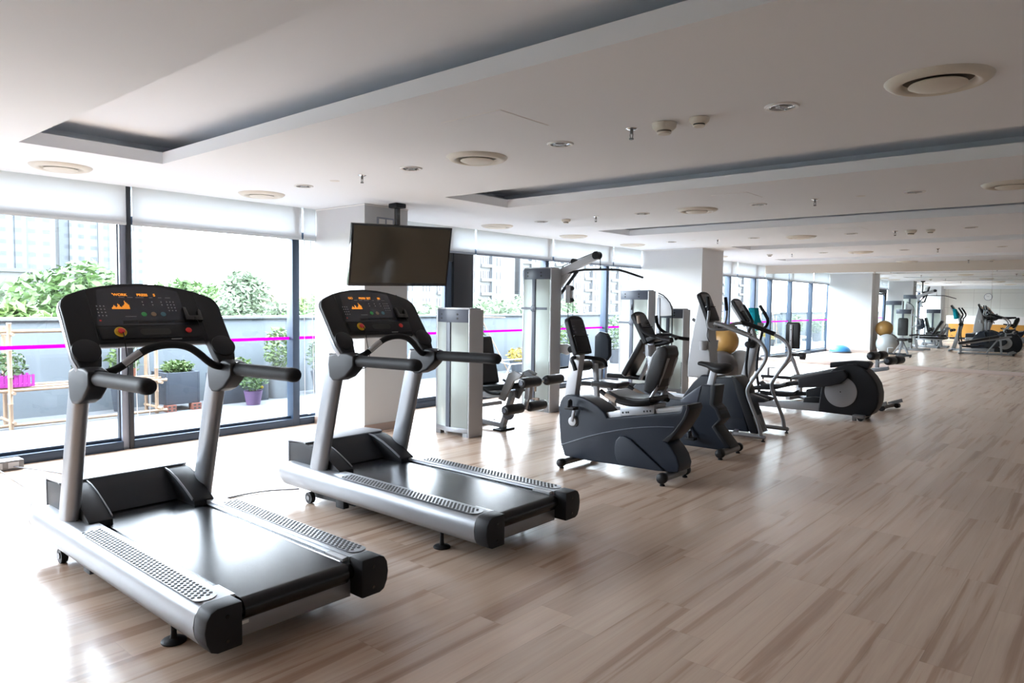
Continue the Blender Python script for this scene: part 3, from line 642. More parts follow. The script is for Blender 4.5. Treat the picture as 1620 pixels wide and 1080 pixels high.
# ================================================================== BIKES
def rod(b, pts, r, seg=12, smooth=2): return b.tube(pts, r, seg, smooth=smooth)
def bike_console(t, px, pz, cy, tilt=(-.36,.933), w=.125, h=.36, zback=.05, mat='dark'):
    """two-tier console plate: (px,pz) is its lower edge, tilt is the up direction in x,z"""
    o = Vector((px, cy, pz)); V = Vector((tilt[0], 0, tilt[1])).normalized(); U = Vector((0,1,0)); N = U.cross(V)*1.
    P = [(-w,0),(w,0),(w,h*.86),(w*.86,h*.94),(w*.5,h*.985),(0,h),(-w*.5,h*.985),(-w*.86,h*.94),(-w,h*.86)]
    b = MB(); b.oprism(o, U, V, P, -zback, 0); c = b.build('console', mat, t, bevel=.010, bseg=3)
    b = MB(); b.oprism(o, U, V, [(-w*.8,h*.50),(w*.8,h*.50),(w*.78,h*.90),(-w*.78,h*.90)], .0, .002); p1 = b.build('display_panel', 'panel', c)
    b = MB(); b.oprism(o, U, V, [(-w*.85,h*.06),(w*.85,h*.06),(w*.88,h*.44),(-w*.88,h*.44)], .0, .012); p2 = b.build('keypad_panel', 'dark', c, bevel=.004)
    b = MB(); b.oprism(o, U, V, [(-w*.9,h*.455),(w*.9,h*.455),(w*.9,h*.475),(-w*.9,h*.475)], .0, .018); b.build('ledge', 'black_glossy', c)
    b = MB()
    for i in range(4):
        for j in range(3):
            for sd in (-1, 1):
                u, v = sd*w*.55+(i-1.5)*.011, h*.56+j*.03; b.oprism(o, U, V, [(u-.002,v-.003),(u+.002,v-.003),(u+.002,v+.003),(u-.002,v+.003)], .002, .003)
    b.build('keypad', 'grey_tube', p1)
    b = MB()
    for i in range(5):
        for j in range(3):
            u, v = (i-2)*.035, h*.14+j*.035; b.oprism(o, U, V, [(u-.004,v-.003),(u+.004,v-.003),(u+.004,v+.003),(u-.004,v+.003)], .012, .013)
    b.build('keypad', 'charcoal', p2)
    return c
def stabiliser(t, x, y0, y1, z=.065, r=.036, name='stabiliser_bar'):
    b = MB(); b.cyl((x,y0+.03,z),(x,y1-.03,z),r,20); s = b.build(name, 'grey_tube', t)
    for y, d in ((y0,1),(y1,-1)):
        b = MB(); b.pill((x,y-.012*d,z),(x,y+.06*d,z),r*1.28,20,e=.8); b.build('end_cap', 'rubber', s, ang=60)
        b = MB(); b.lathe((x,y+.03*d,0), [(0,0),(.022,0),(.022,.012),(.010,.02),(.010,z-.02),(0,z-.02)], 14); b.build('levelling_foot', 'rubber', s)
    return s
def crank(t, x, z, cy, w, ang=0.35, L=.17, mat='silver_light'):
    for s in (-1, 1):
        a = ang if s < 0 else ang+PI
        yy = cy+s*(w+.012); dx, dz = math.sin(a)*L, math.cos(a)*L
        b = MB(); b.cyl((x,cy+s*(w-.01),z),(x,cy+s*(w+.006),z),.058,24); hb = b.build('crank_hub_ring', 'dark', t)
        b = MB(); b.cyl((x,cy+s*(w-.01),z),(x,yy+s*.012,z),.042,24); b.build('crank_hub', mat, t, bevel=.004)
        b = MB(); b.bar((x,yy+s*.012,z),(x+dx,yy+s*.03,z+dz),.016,.026,up=(1,0,0)); ca = b.build('crank_arm', 'silver', t, bevel=.004)
        b = MB(); b.box(x+dx-.05,x+dx+.05,min(yy+s*.035,yy+s*.12),max(yy+s*.035,yy+s*.12),z+dz-.014,z+dz+.014); b.build('pedal', 'rubber', ca, bevel=.006)
        b = MB(); b.tube([(x+dx-.03,yy+s*.04,z+dz+.01),(x+dx-.03,yy+s*.045,z+dz+.06),(x+dx-.01,yy+s*.08,z+dz+.075),(x+dx,yy+s*.115,z+dz+.05),(x+dx,yy+s*.118,z+dz+.01)], .008, 8, smooth=1, sy=2.0); b.build('pedal_strap', 'dark', ca)

def recumbent():
    cy = 5.42; w = .115
    t = thing('recumbent_bike', 'recumbent exercise bike with backrest seat, in front of the upright bike', 'exercise bike', (-3.3, cy, 0))
    P = [(-3.895,.630),(-3.925,.58),(-3.94,.52),(-3.935,.38),(-3.915,.20),(-3.865,.075),(-3.60,.072),(-3.20,.085),(-2.80,.10),(-2.705,.11),(-2.695,.17),(-2.72,.24),(-2.76,.295),(-2.81,.345),(-2.845,.355),(-2.74,.455),(-2.67,.56),(-2.63,.645),(-2.64,.672),(-2.685,.672),(-2.70,.62),(-3.41,.485),(-3.44,.535),(-3.51,.585),(-3.60,.622),(-3.68,.645),(-3.76,.652),(-3.85,.650)]
    b = MB(); b.prism(P, cy-w, cy+w); body = b.build('body_shell', 'navy', t, bevel=.014, bseg=3)
    for s in (-1, 1):
        b = MB(); b.tube([(-3.905,cy+s*(w+.000),.175),(-3.72,cy+s*(w+.001),.248),(-3.54,cy+s*(w+.001),.318),(-3.22,cy+s*(w+.001),.412),(-2.95,cy+s*(w+.001),.465),(-2.75,cy+s*(w+.001),.485)], .005, 6, smooth=1); b.build('body_groove', 'navy_light', body)
        b = MB(); pts = [(-3.31,.24),(-3.30,.30),(-3.26,.345),(-3.21,.352),(-3.16,.335),(-2.98,.215),(-2.82,.105),(-2.90,.098),(-3.24,.090),(-3.285,.12),(-3.31,.18)]
        b.prism(pts, min(cy+s*w,cy+s*(w+.022)), max(cy+s*w,cy+s*(w+.022))); b.build('side_bulge', 'navy', body, bevel=.012, bseg=3)
    b = MB(); b.prism([(-2.86,.355),(-2.75,.455),(-2.68,.56),(-2.645,.645),(-2.655,.68),(-2.625,.68),(-2.610,.645),(-2.645,.56),(-2.715,.45),(-2.805,.35)], cy-w-.004, cy+w+.004); b.build('rear_edge_trim', 'dark', body, bevel=.006)
    stabiliser(t, -3.79, 5.13, 5.71, .05, .030); stabiliser(t, -2.80, 5.19, 5.65, .065, .036)
    crank(t, -3.77, .415, cy, w, ang=.28, L=.14)
    b = MB(); b.prism([(-3.43,.478),(-3.43,.530),(-2.69,.658),(-2.69,.606)], cy-.085, cy+.085); b.build('seat_rail', 'silver_light', t, bevel=.004)
    b = MB(); b.prism([(-3.28,.515),(-3.28,.598),(-2.945,.650),(-2.945,.568)], cy-.105, cy+.105); sl = b.build('seat_carriage', 'silver', t, bevel=.006)
    b = MB()
    for x in (-3.25,-3.215,-3.195,-3.04,-3.01,-2.98): b.cyl((x,cy-.1065,.545+(x+3.28)*.16),(x,cy-.1045,.545+(x+3.28)*.16),.009,10)
    b.build('carriage_bolt', 'dark', sl)
    # post and console
    b = MB(); b.bar((-3.875,cy,.60),(-3.815,cy,1.03),.085,.115,up=(1,0,0)); b.build('console_post', 'silver_light', t, bevel=.01)
    bike_console(t, -3.735, 1.035, cy, tilt=(-.33,.944), w=.125, h=.37)
    b = MB(); rod(b, [(-3.66,cy-.25,.90),(-3.68,cy-.25,.955),(-3.72,cy-.22,.975),(-3.80,cy-.12,.99),(-3.83,cy,1.0),(-3.80,cy+.12,.99),(-3.72,cy+.22,.975),(-3.68,cy+.25,.955),(-3.66,cy+.25,.90)], .019); b.build('front_handlebar', 'grip', t)
    # seat
    b = MB(); P = [(-3.40,.705),(-3.34,.672),(-3.24,.648),(-3.10,.640),(-3.00,.655),(-2.945,.69),(-2.955,.72),(-3.02,.70),(-3.12,.692),(-3.26,.700),(-3.36,.735),(-3.395,.73)]
    b.prism(P, cy-.16, cy+.16); b.build('seat_pad', 'vinyl', t, bevel=.014, bseg=3)
    for s in (-1, 1):
        b = MB(); rod(b, [(-3.40,cy+s*.235,.74),(-3.36,cy+s*.235,.715),(-3.24,cy+s*.235,.665),(-3.12,cy+s*.235,.650),(-3.03,cy+s*.22,.655),(-2.96,cy+s*.16,.665)], .020); hb = b.build('side_grip', 'grip', t)
        b = MB(); b.tube([(-3.345,cy+s*.235,.707),(-3.24,cy+s*.235,.666)], .0225, 14); b.build('pulse_sensor', 'wood_pad', hb)
        b = MB(); rod(b, [(-3.22,cy+s*.09,.625),(-3.05,cy+s*.10,.635),(-2.985,cy+s*.10,.69),(-2.915,cy+s*.075,.85),(-2.842,cy+s*.075,1.05)], .016); b.build('seat_frame_tube', 'silver', t)
    b = MB(); P = [(-3.055,.76),(-3.04,.88),(-2.985,1.06),(-2.935,1.13),(-2.875,1.155),(-2.845,1.14),(-2.83,1.08),(-2.885,.90),(-2.95,.76),(-3.00,.735)]
    b.prism(P, cy-.105, cy+.105); b.build('backrest', 'vinyl', t, bevel=.022, bseg=3)
    b = MB(); b.bar((-2.935,cy,.80),(-2.86,cy,1.06),.19,.03,up=(1,0,0)); b.build('backrest_plate', 'dark', t, bevel=.006)
    return t
recumbent()

def upright():
    cy = 6.70; w = .10
    t = thing('upright_bike', 'upright exercise bike with small saddle, between the recumbent bike and the stepper', 'exercise bike', (-3.3, cy, 0))
    P = [(-3.93,.60),(-3.95,.42),(-3.92,.14),(-3.86,.07),(-3.47,.065),(-2.96,.07),(-2.83,.105),(-2.84,.13),(-2.99,.295),(-2.915,.375),(-2.93,.44),(-2.965,.49),(-3.01,.515),(-2.985,.70),(-3.13,.70),(-3.19,.66),(-3.36,.525),(-3.52,.53),(-3.66,.60),(-3.78,.66),(-3.88,.65)]
    b = MB(); b.prism(P, cy-w, cy+w); body = b.build('body_shell', 'navy', t, bevel=.013, bseg=3)
    b = MB(); b.prism([(-3.17,.515),(-3.13,.692),(-3.195,.655),(-3.355,.528),(-3.35,.50)], cy-w-.012, cy+w+.012); b.build('saddle_shroud', 'navy_light', body, bevel=.008)
    b = MB(); b.prism([(-3.045,.515),(-3.035,.703),(-2.98,.703),(-3.0,.515),(-2.952,.475),(-2.905,.38),(-2.975,.30),(-2.82,.125),(-2.815,.10),(-2.87,.105),(-3.015,.29),(-2.94,.375),(-2.985,.47)], cy-w-.004, cy+w+.004); b.build('rear_edge_trim', 'dark', body, bevel=.005)
    stabiliser(t, -3.80, 6.42, 6.98, .06, .034); stabiliser(t, -2.87, 6.47, 6.95, .062, .036)
    crank(t, -3.27, .30, cy, w, ang=2.6, L=.16)
    b = MB(); b.bar((-3.10,cy,.62),(-3.045,cy,.86),.045,.062,up=(1,0,0)); b.build('seat_post', 'silver_light', t, bevel=.008)
    b = MB()
    pts = [(-3.215,0,.905,.030,.018),(-3.19,0,.905,.034,.024),(-3.12,0,.895,.042,.03),(-3.05,0,.872,.08,.046),(-3.00,0,.868,.115,.054),(-2.95,0,.870,.128,.056),(-2.905,0,.874,.115,.050),(-2.875,0,.877,.07,.034)]
    vs = []; sg = 20
    for x, _, z, a, c in pts:
        for k in range(sg):
            q = 2*PI*k/sg; vs.append((x, cy+a*math.cos(q), z+c*math.sin(q)))
    fs = [(i*sg+k, i*sg+(k+1)%sg, (i+1)*sg+(k+1)%sg, (i+1)*sg+k) for i in range(len(pts)-1) for k in range(sg)] + [tuple(range(sg)), tuple((len(pts)-1)*sg+k for k in range(sg-1,-1,-1))]
    b.add(vs, fs); b.build('saddle', 'rubber', t, ang=70)
    b = MB(); b.bar((-3.74,cy,.60),(-3.76,cy,1.10),.06,.08,up=(1,0,0)); b.build('console_post', 'silver', t, bevel=.012)
    bike_console(t, -3.745, 1.10, cy, tilt=(-.50,.866), w=.125, h=.37)
    b = MB(); b.prism([(-3.79,1.08),(-3.60,1.165),(-3.58,1.19),(-3.62,1.20),(-3.80,1.13)], cy-.12, cy+.12); b.build('reading_tray', 'dark', t, bevel=.008)
    for s in (-1, 1):
        b = MB(); rod(b, [(-3.82,cy+s*.19,1.37),(-3.805,cy+s*.19,1.28),(-3.76,cy+s*.20,1.215),(-3.66,cy+s*.20,1.175),(-3.53,cy+s*.15,1.15),(-3.50,cy+s*.04,1.14)], .0165); h = b.build('handlebar', 'grip', t)
        b = MB(); b.cyl((-3.822,cy+s*.19,1.375),(-3.808,cy+s*.19,1.295),.0185,14); b.build('pulse_sensor', 'wood_pad' if s < 0 else 'grip', h)
        b = MB(); rod(b, [(-3.60,cy+s*.18,1.16),(-3.52,cy+s*.19,1.14),(-3.43,cy+s*.20,1.135)], .019); b.build('handlebar_end', 'rubber', t)
    b = MB(); rod(b, [(-3.78,cy,1.06),(-3.62,cy,1.09),(-3.52,cy,1.13)], .028); b.build('handlebar_stem', 'dark', t)
    b = MB(); b.lathe((-3.745,cy-.06,.95), [(0,0),(.046,0),(.052,.12),(.044,.12),(.04,.01),(0,.01)], 24); cu = b.build('bottle_holder', 'silver', t)
    b = MB(); b.bar((-3.83,cy-.03,.98),(-3.74,cy-.06,.98),.03,.02); b.build('holder_bracket', 'dark', cu)
upright()

def stepper():
    cy = 8.05; w = .15
    t = thing('stepper', 'stair stepper with long bent silver handrails and light console tower', 'stepper', (-3.4, cy, 0))
    P = [(-4.02,.16),(-4.0,.36),(-3.93,.50),(-3.80,.65),(-3.72,.735),(-3.60,.70),(-3.55,.63),(-3.36,.665),(-3.30,.60),(-3.16,.06),(-3.95,.05)]
    b = MB(); b.prism([(-4.02,.10),(-4.02,.30),(-3.94,.44),(-3.84,.57),(-3.74,.665),(-3.60,.66),(-3.44,.03),(-3.98,.03)], cy-.19, cy+.19); b.build('front_cover', 'navy', t, bevel=.02, bseg=3)
    b = MB(); b.prism([(-3.64,.61),(-3.60,.64),(-3.37,.665),(-3.34,.62),(-3.16,.05),(-3.70,.03)], cy-w, cy+w); body = b.build('body_shell', 'navy', t, bevel=.012, bseg=3)
    for s in (-1, 1):
        b = MB(); b.box(-3.60,-3.22,cy+s*(w+.001)-.002,cy+s*(w+.001)+.002,.185,.192); b.build('body_groove', 'dark', body)
    b = MB(); b.prism([(-3.385,.675),(-3.33,.665),(-3.24,.57),(-3.20,.44),(-3.05,.04),(-3.14,.04),(-3.30,.44),(-3.36,.60)], cy-.155, cy+.155); b.build('rear_cover', 'dark', t, bevel=.010)
    for i in range(4):
        y0 = cy-.13+i*.066; b = MB(); b.prism([(-3.24,.42),(-3.205,.41),(-3.035,.045),(-3.075,.045)], y0, y0+.05); b.build('rear_slat', 'grey_tube', t, bevel=.004)
    b = MB()
    b.prism([(-3.96,.62),(-3.70,.62),(-3.66,.80),(-3.70,1.20),(-3.78,1.52),(-3.84,1.50),(-3.90,1.20),(-3.96,.80)], cy-.105, cy+.105); b.build('console_tower', 'silver_light', t, bevel=.02, bseg=3)
    bike_console(t, -3.67, 1.31, cy, tilt=(-.40,.916), w=.14, h=.38)
    for s in (-1, 1):
        b = MB(); rod(b, [(-3.655,cy+s*.25,1.58),(-3.635,cy+s*.25,1.44),(-3.635,cy+s*.25,1.36),(-3.655,cy+s*.245,1.27),(-3.62,cy+s*.235,1.215),(-3.50,cy+s*.19,1.21),(-3.44,cy+s*.10,1.22)], .0155); h = b.build('pulse_handle', 'silver', t)
        b = MB(); b.pill((-3.657,cy+s*.25,1.595),(-3.635,cy+s*.25,1.43),.021,14); b.build('handle_grip', 'grip', h)
        y = cy+s*.365
        b = MB(); rod(b, [(-3.60,cy+s*.12,1.22),(-3.55,cy+s*.24,1.27),(-3.50,y,1.285),(-3.40,y,1.262),(-3.05,y,1.145),(-2.955,y,1.085),(-2.895,y,.985),(-2.91,y,.88),(-3.035,y,.69),(-3.10,y,.58),(-3.10,y,.51),(-3.04,y,.37),(-2.95,y,.17),(-2.935,y,.065)], .0205, 14, 3); rl = b.build('handrail', 'silver', t)
        b = MB(); rod(b, [(-3.50,y,1.290),(-3.40,y,1.268),(-3.08,y,1.160)], .0275, 14, 0); b.build('rail_grip', 'grip' if s > 0 else 'grey_tube', rl)
        b = MB(); b.tube([(-3.24,y,.045),(-3.15,y,.05),(-2.90,y,.05),(-2.885,y,.05)], .024, 4, sy=1.2); b.build('foot_bar', 'silver' if s < 0 else 'grey_tube', t, bevel=.003)
        b = MB(); b.lathe((-2.905,y,0), [(0,0),(.02,0),(.02,.012),(.008,.018),(.008,.03),(0,.03)], 12); b.build('levelling_foot', 'rubber', t)
        b = MB(); b.bar((-3.24,y,.045),(-3.30,cy+s*.14,.045),.05,.04); b.build('cross_foot', 'silver', t, bevel=.004)
        b = MB(); b.prism([(-3.42,.50),(-3.30,.47),(-3.18,.485),(-2.97,.435),(-2.99,.405),(-3.19,.375),(-3.40,.40)], min(cy+s*.02,cy+s*.145), max(cy+s*.02,cy+s*.145)); b.build('pedal', 'charcoal', t, bevel=.014)
        b = MB(); b.lathe((-3.74,cy+s*.155,.96), [(0,0),(.040,0),(.048,.11),(.041,.11),(.036,.01),(0,.01)], 22); b.build('cup_holder', 'silver_light', t)
        b = MB(); b.bar((-3.80,cy+s*.09,1.0),(-3.74,cy+s*.13,1.0),.03,.03); b.build('holder_bracket', 'dark', t)
    b = MB(); b.prism([(-3.66,1.26),(-3.50,1.265),(-3.42,1.245),(-3.44,1.225),(-3.62,1.215)], cy-.10, cy+.10); b.build('rail_hub', 'dark', t, bevel=.01)
    b = MB(); rod(b, [(-3.70,cy-.10,1.32),(-3.69,cy-.14,1.22),(-3.70,cy-.15,1.12),(-3.665,cy-.14,1.06)], .004, 6); b.build('console_cable', 'dark', t)
stepper()

def elliptical():
    cy = 10.22
    t = thing('elliptical_trainer', 'elliptical trainer with round grey disc on its black drive housing', 'elliptical trainer', (-3.3, cy, 0))
    P = [(-3.065,.055),(-3.05,.25),(-3.03,.40),(-2.985,.54),(-2.92,.63),(-2.83,.69),(-2.72,.725),(-2.62,.735),(-2.53,.70),(-2.46,.645),(-2.40,.58),(-2.345,.49),(-2.315,.37),(-2.315,.26),(-2.335,.18),(-2.39,.09),(-2.43,.06),(-2.60,.048)]
    b = MB(); b.prism(P, cy-.15, cy+.15); body = b.build('drive_housing', 'dark', t, bevel=.022, bseg=3)
    for s in (-1, 1):
        b = MB(); b.lathe((-2.78,cy+s*.150,.355), [(.205,-.004),(.205,.010),(.19,.014),(0,.015)], 48, axis=(0,s,0)); dk = b.build('crank_disc', 'silver', t, ang=50)
        b = MB(); b.lathe((-2.78,cy+s*.164,.355), [(.008,0),(.008,.003),(0,.003)], 12, axis=(0,s,0)); b.build('disc_screw', 'dark', dk)
    b = MB(); b.prism([(-2.95,.735),(-2.80,.755),(-2.66,.775),(-2.47,.775),(-2.44,.745),(-2.47,.68),(-2.56,.69),(-2.80,.69),(-2.95,.66)], cy-.09, cy+.09); b.build('housing_top', 'dark', body, bevel=.015)
    for s, dz, dx in ((-1, 0, 0), (1, -.19, -.02)):
        y = cy+s*.205
        b = MB(); b.prism([(-3.315+dx,.50+dz),(-3.31+dx,.37+dz),(-3.05+dx,.40+dz),(-2.89+dx,.43+dz),(-2.76+dx,.475+dz),(-2.69+dx,.55+dz),(-2.685+dx,.61+dz),(-2.73+dx,.66+dz),(-2.86+dx,.63+dz),(-3.10+dx,.565+dz)], y-.04, y+.04); ca = b.build('crank_cover_arm', 'charcoal', t, bevel=.018, bseg=3)
        b = MB(); rod(b, [(-3.28+dx,y,.44+dz),(-3.45,y,.41+dz*.9),(-3.66,y,.335+dz*.75),(-3.82,y,.33+dz*.7),(-4.0,y,.30+dz*.5)], .030, 12); pa = b.build('pedal_arm', 'dark', t)
        b = MB(); b.prism([(-3.84,.375+dz*.72),(-3.80,.35+dz*.72),(-3.50,.37+dz*.8),(-3.46,.40+dz*.8),(-3.46,.44+dz*.8),(-3.50,.40+dz*.8),(-3.79,.385+dz*.72),(-3.84,.42+dz*.72)], y-.075, y+.075); b.build('foot_plate', 'charcoal', pa, bevel=.008)
        # moving handle: lower pivot to grip
        b = MB(); rod(b, [(-4.02,y*.0+cy+s*.20,.30+dz*.5),(-4.08,cy+s*.20,.55),(-4.05,cy+s*.20,.90),(-4.02,cy+s*.215,1.05),(-4.03,cy+s*.27,1.13),(-3.97,cy+s*.30,1.20),(-3.96,cy+s*.31,1.28),(-4.02,cy+s*.315,1.40),(-4.09,cy+s*.315,1.49)], .021, 12); h = b.build('moving_handle', 'charcoal', t)
        b = MB(); b.pill((-3.965,cy+s*.313,1.29),(-4.095,cy+s*.316,1.50),.024,14); b.build('handle_grip', 'rubber', h)
    b = MB(); b.prism([(-4.30,.035),(-4.30,.10),(-3.06,.165),(-3.06,.045)], cy-.075, cy+.075); b.build('base_beam', 'silver', t, bevel=.008)
    b = MB(); b.prism([(-3.30,.14),(-3.28,.22),(-3.16,.24),(-3.05,.24),(-3.05,.13)], cy-.06, cy+.06); b.build('beam_cover', 'dark', t, bevel=.01)
    b = MB(); b.bar((-4.24,cy,.08),(-4.03,cy,.96),.10,.12,up=(1,0,0)); b.build('upright_column', 'silver', t, bevel=.02)
    b = MB(); b.cyl((-4.045,cy-.235,.935),(-4.045,cy+.235,.935),.045,20); b.cyl((-4.045,cy-.10,.935),(-4.045,cy+.10,.935),.062,20); b.build('pivot_hub', 'dark', t, bevel=.006)
    b = MB(); b.bar((-4.04,cy,.94),(-4.13,cy,1.26),.10,.09,up=(1,0,0)); b.build('console_neck', 'silver', t, bevel=.012)
    bike_console(t, -4.10, 1.245, cy, tilt=(-.56,.83), w=.15, h=.43)
    b = MB(); b.oprism(Vector((-4.10,cy,1.245)), (0,1,0), Vector((-.56,0,.83)).normalized(), [(-.13,-.02),(.13,-.02),(.15,.36),(-.15,.36)], -.085, -.045); b.build('console_rear_shell', 'silver_light', t, bevel=.012)
    b = MB(); b.lathe((-4.02,cy+.17,1.13), [(0,0),(.040,0),(.045,.11),(.038,.11),(.034,.01),(0,.01)], 22); b.build('cup_holder', 'silver_light', t)
    stab = MB(); stab.box(-4.36,-4.28,cy-.30,cy+.30,.012,.075); s = stab.build('front_foot_bar', 'silver', t, bevel=.012)
    for y in (cy-.22, cy+.10):
        b = MB(); b.lathe((-2.50,y,.035), [(0,-.03),(.035,-.03),(.035,.03),(0,.03)], 18, axis=(0,1,0)); b.build('wheel', 'rubber', t)
    b = MB(); b.box(-2.60,-2.46,cy-.26,cy+.14,.035,.075); b.box(-2.60,-2.55,cy-.26,cy-.22,.0,.05); b.build('rear_foot_bracket', 'grey_tube', t, bevel=.006)
elliptical()

# teal towel over the far handle of the elliptical
def towel(x, y, z, parent=None):
    b = MB(); vs = []; nu, nv = 15, 15
    for j in range(nv):
        v = j/(nv-1)
        for i in range(nu):
            u = i/(nu-1)-.5
            zz = z - .30*v*(1+.15*math.sin(6*u)); xx = x + .035*math.sin(9*u+2*v)*v + .06*v; yy = y + u*(.16+.20*v)
            vs.append((xx, yy, zz))
    n = len(vs); vs += [(a-.07*(1-(j:=k//nu)/(nv-1)*.3)-.02, bb, c) for k, (a, bb, c) in enumerate(vs)]
    fs = []
    for j in range(nv-1):
        for i in range(nu-1):
            a = j*nu+i; fs += [(a,a+1,a+nu+1,a+nu),(n+a,n+a+nu,n+a+nu+1,n+a+1)]
    for i in range(nu-1): fs += [(i,n+i,n+i+1,i+1),((nv-1)*nu+i,(nv-1)*nu+i+1,n+(nv-1)*nu+i+1,n+(nv-1)*nu+i)]
    for j in range(nv-1): fs += [(j*nu,(j+1)*nu,n+(j+1)*nu,n+j*nu),(j*nu+nu-1,n+j*nu+nu-1,n+(j+1)*nu+nu-1,(j+1)*nu+nu-1)]
    b.add(vs, fs); return b.build('towel', 'teal', ang=80)
tag(towel(-4.16, 10.56, 1.46), 'teal towel hung over a handle, seen reflected in the mirror', 'towel')

# ================================================================== WEIGHT MACHINES
def stack_tower(t, x0, x1, yf, zt, band=None, stackz=.62, depth=.20, slot=False):
    """weight tower with bowed frosted front; yf = front face"""
    n = 12; bow = .055
    def arc(k, y0, sgn=-1, ins=0.): return [(x0+ins+(x1-x0-2*ins)*i/n, y0+sgn*bow*math.sin(PI*i/n)*k) for i in range(n+1)]
    front = arc(1, yf); back = arc(1, yf+depth, 1)
    # cap
    b = MB(); b.prism(front+back[::-1], zt-.15, zt-.004, 'z'); cap = b.build('tower_cap', 'navy_light', t, bevel=.008)
    b = MB()
    for fx in (.22,.72):
        for dz in (.045,.09):
            x = x0+(x1-x0)*fx; y = yf-bow*math.sin(PI*fx); b.cyl((x,y-.004,zt-dz-.015),(x,y+.01,zt-dz-.015),.012,12)
    b.build('cap_screw', 'dark', cap)
    b = MB(); b.prism(arc(1, yf+.01)+arc(1, yf+depth-.01, 1)[::-1], zt-.005, zt+.012, 'z'); b.build('cap_lid', 'silver_light', cap)
    # shroud panels front and back, a thin bowed sheet each side of the centre strip
    for y0, sg in ((yf,-1),(yf+depth,1)):
        for (a, c) in ((.02,.42),(.56,.98)):
            vs = []; m = 8
            for k in range(m+1):
                f = a+(c-a)*k/m; x = x0+(x1-x0)*f; y = y0+sg*bow*math.sin(PI*f)
                vs += [(x,y,.10),(x,y,zt-.15),(x,y-sg*.004,.10),(x,y-sg*.004,zt-.15)]
            fs = []
            for k in range(m):
                q = k*4; fs += [(q,q+4,q+5,q+1),(q+2,q+3,q+7,q+6),(q,q+2,q+6,q+4),(q+1,q+5,q+7,q+3)]
            fs += [(0,1,3,2),(m*4,m*4+2,m*4+3,m*4+1)]
            b = MB(); b.add(vs, fs); b.build('shroud_panel', 'frosted', t)
        xa, xb = x0+(x1-x0)*.43, x0+(x1-x0)*.55; ym = y0+sg*bow
        b = MB(); b.box(xa, xb, min(ym-.012,ym+.010), max(ym-.012,ym+.010), .10, zt-.15); b.build('centre_strip', 'navy_light', t, bevel=.003)
    if band:
        b = MB(); b.box(x0+.01, x1-.01, yf-bow-.012, yf-bow-.002, band-.016, band+.016); bd = b.build('cross_strip', 'navy_light', t)
        b = MB(); xm = x0+(x1-x0)*.49; b.lathe((xm, yf-bow-.010, band), [(.048,0),(.048,.008),(.040,.011),(0,.011)], 24, axis=(0,-1,0)); b.build('round_badge', 'navy_light', bd)
    # base
    b = MB(); b.prism(arc(1, yf-.004)+arc(1, yf+depth+.004, 1)[::-1], .045, .10, 'z'); bs = b.build('tower_base', 'silver', t, bevel=.006)
    for x in (x0+.04, x1-.04):
        for y in (yf+.02, yf+depth-.02):
            b = MB(); b.box(x-.035,x+.035,y-.03,y+.03,0,.046); b.build('foot', 'grey_tube', bs)
    # side posts
    b = MB(); b.prism([(x1+.002,yf-.004),(x1+.014,yf-.022),(x1+.030,yf-.018),(x1+.036,yf),(x1+.036,yf+depth),(x1+.002,yf+depth)], 0, zt-.006, 'z'); b.build('side_post', 'silver_light', t, bevel=.012, bseg=3)
    b = MB(); b.box(x0-.012, x0+.012, yf-.006, yf+.06, .0, zt-.02); b.build('side_post', 'silver', t, bevel=.004)
    # weights inside
    k = 0; z = .12; xm = (x0+x1)/2
    st = MB()
    while z < stackz:
        st.box(x0+.07, x1-.07, yf+.05, yf+depth-.05, z, z+.034); z += .038
    st.build('weight_stack', 'steel_weight', t, bevel=.003)
    b = MB()
    for dx in (-.10,.10): b.cyl((xm+dx,yf+depth/2,.10),(xm+dx,yf+depth/2,zt-.15),.011,10)
    b.cyl((xm,yf+depth/2,stackz),(xm,yf+depth/2,zt-.15),.004,8); b.build('guide_rod', 'chrome', t)
    b = MB(); b.box(xm-.07,xm+.07,yf+depth/2-.03,yf+depth/2+.03,zt-.30,zt-.17); b.build('pulley_housing', 'navy_light', t, bevel=.01)
def pad(b, c, L, W, T, ax):   # padded board; ax = direction of length in the x,z plane
    ax = Vector(ax).normalized(); up = Vector((0,1,0)).cross(ax)*-1
    return b.obox(c, ax*L/2, Vector((0,W/2,0)), up*T/2)
def roller(t, x, z, y0, y1, r=.058):
    b = MB(); b.pill((x,y0,z),(x,y1,z),r,22,e=.5); o = b.build('roller_pad', 'vinyl', t, ang=60)
    for y, d in ((y0,-1),(y1,1)):
        b = MB(); b.cyl((x,y-.004*d,z),(x,y+.012*d,z),.026,16); b.build('roller_cap', 'navy_light', o)
    return o

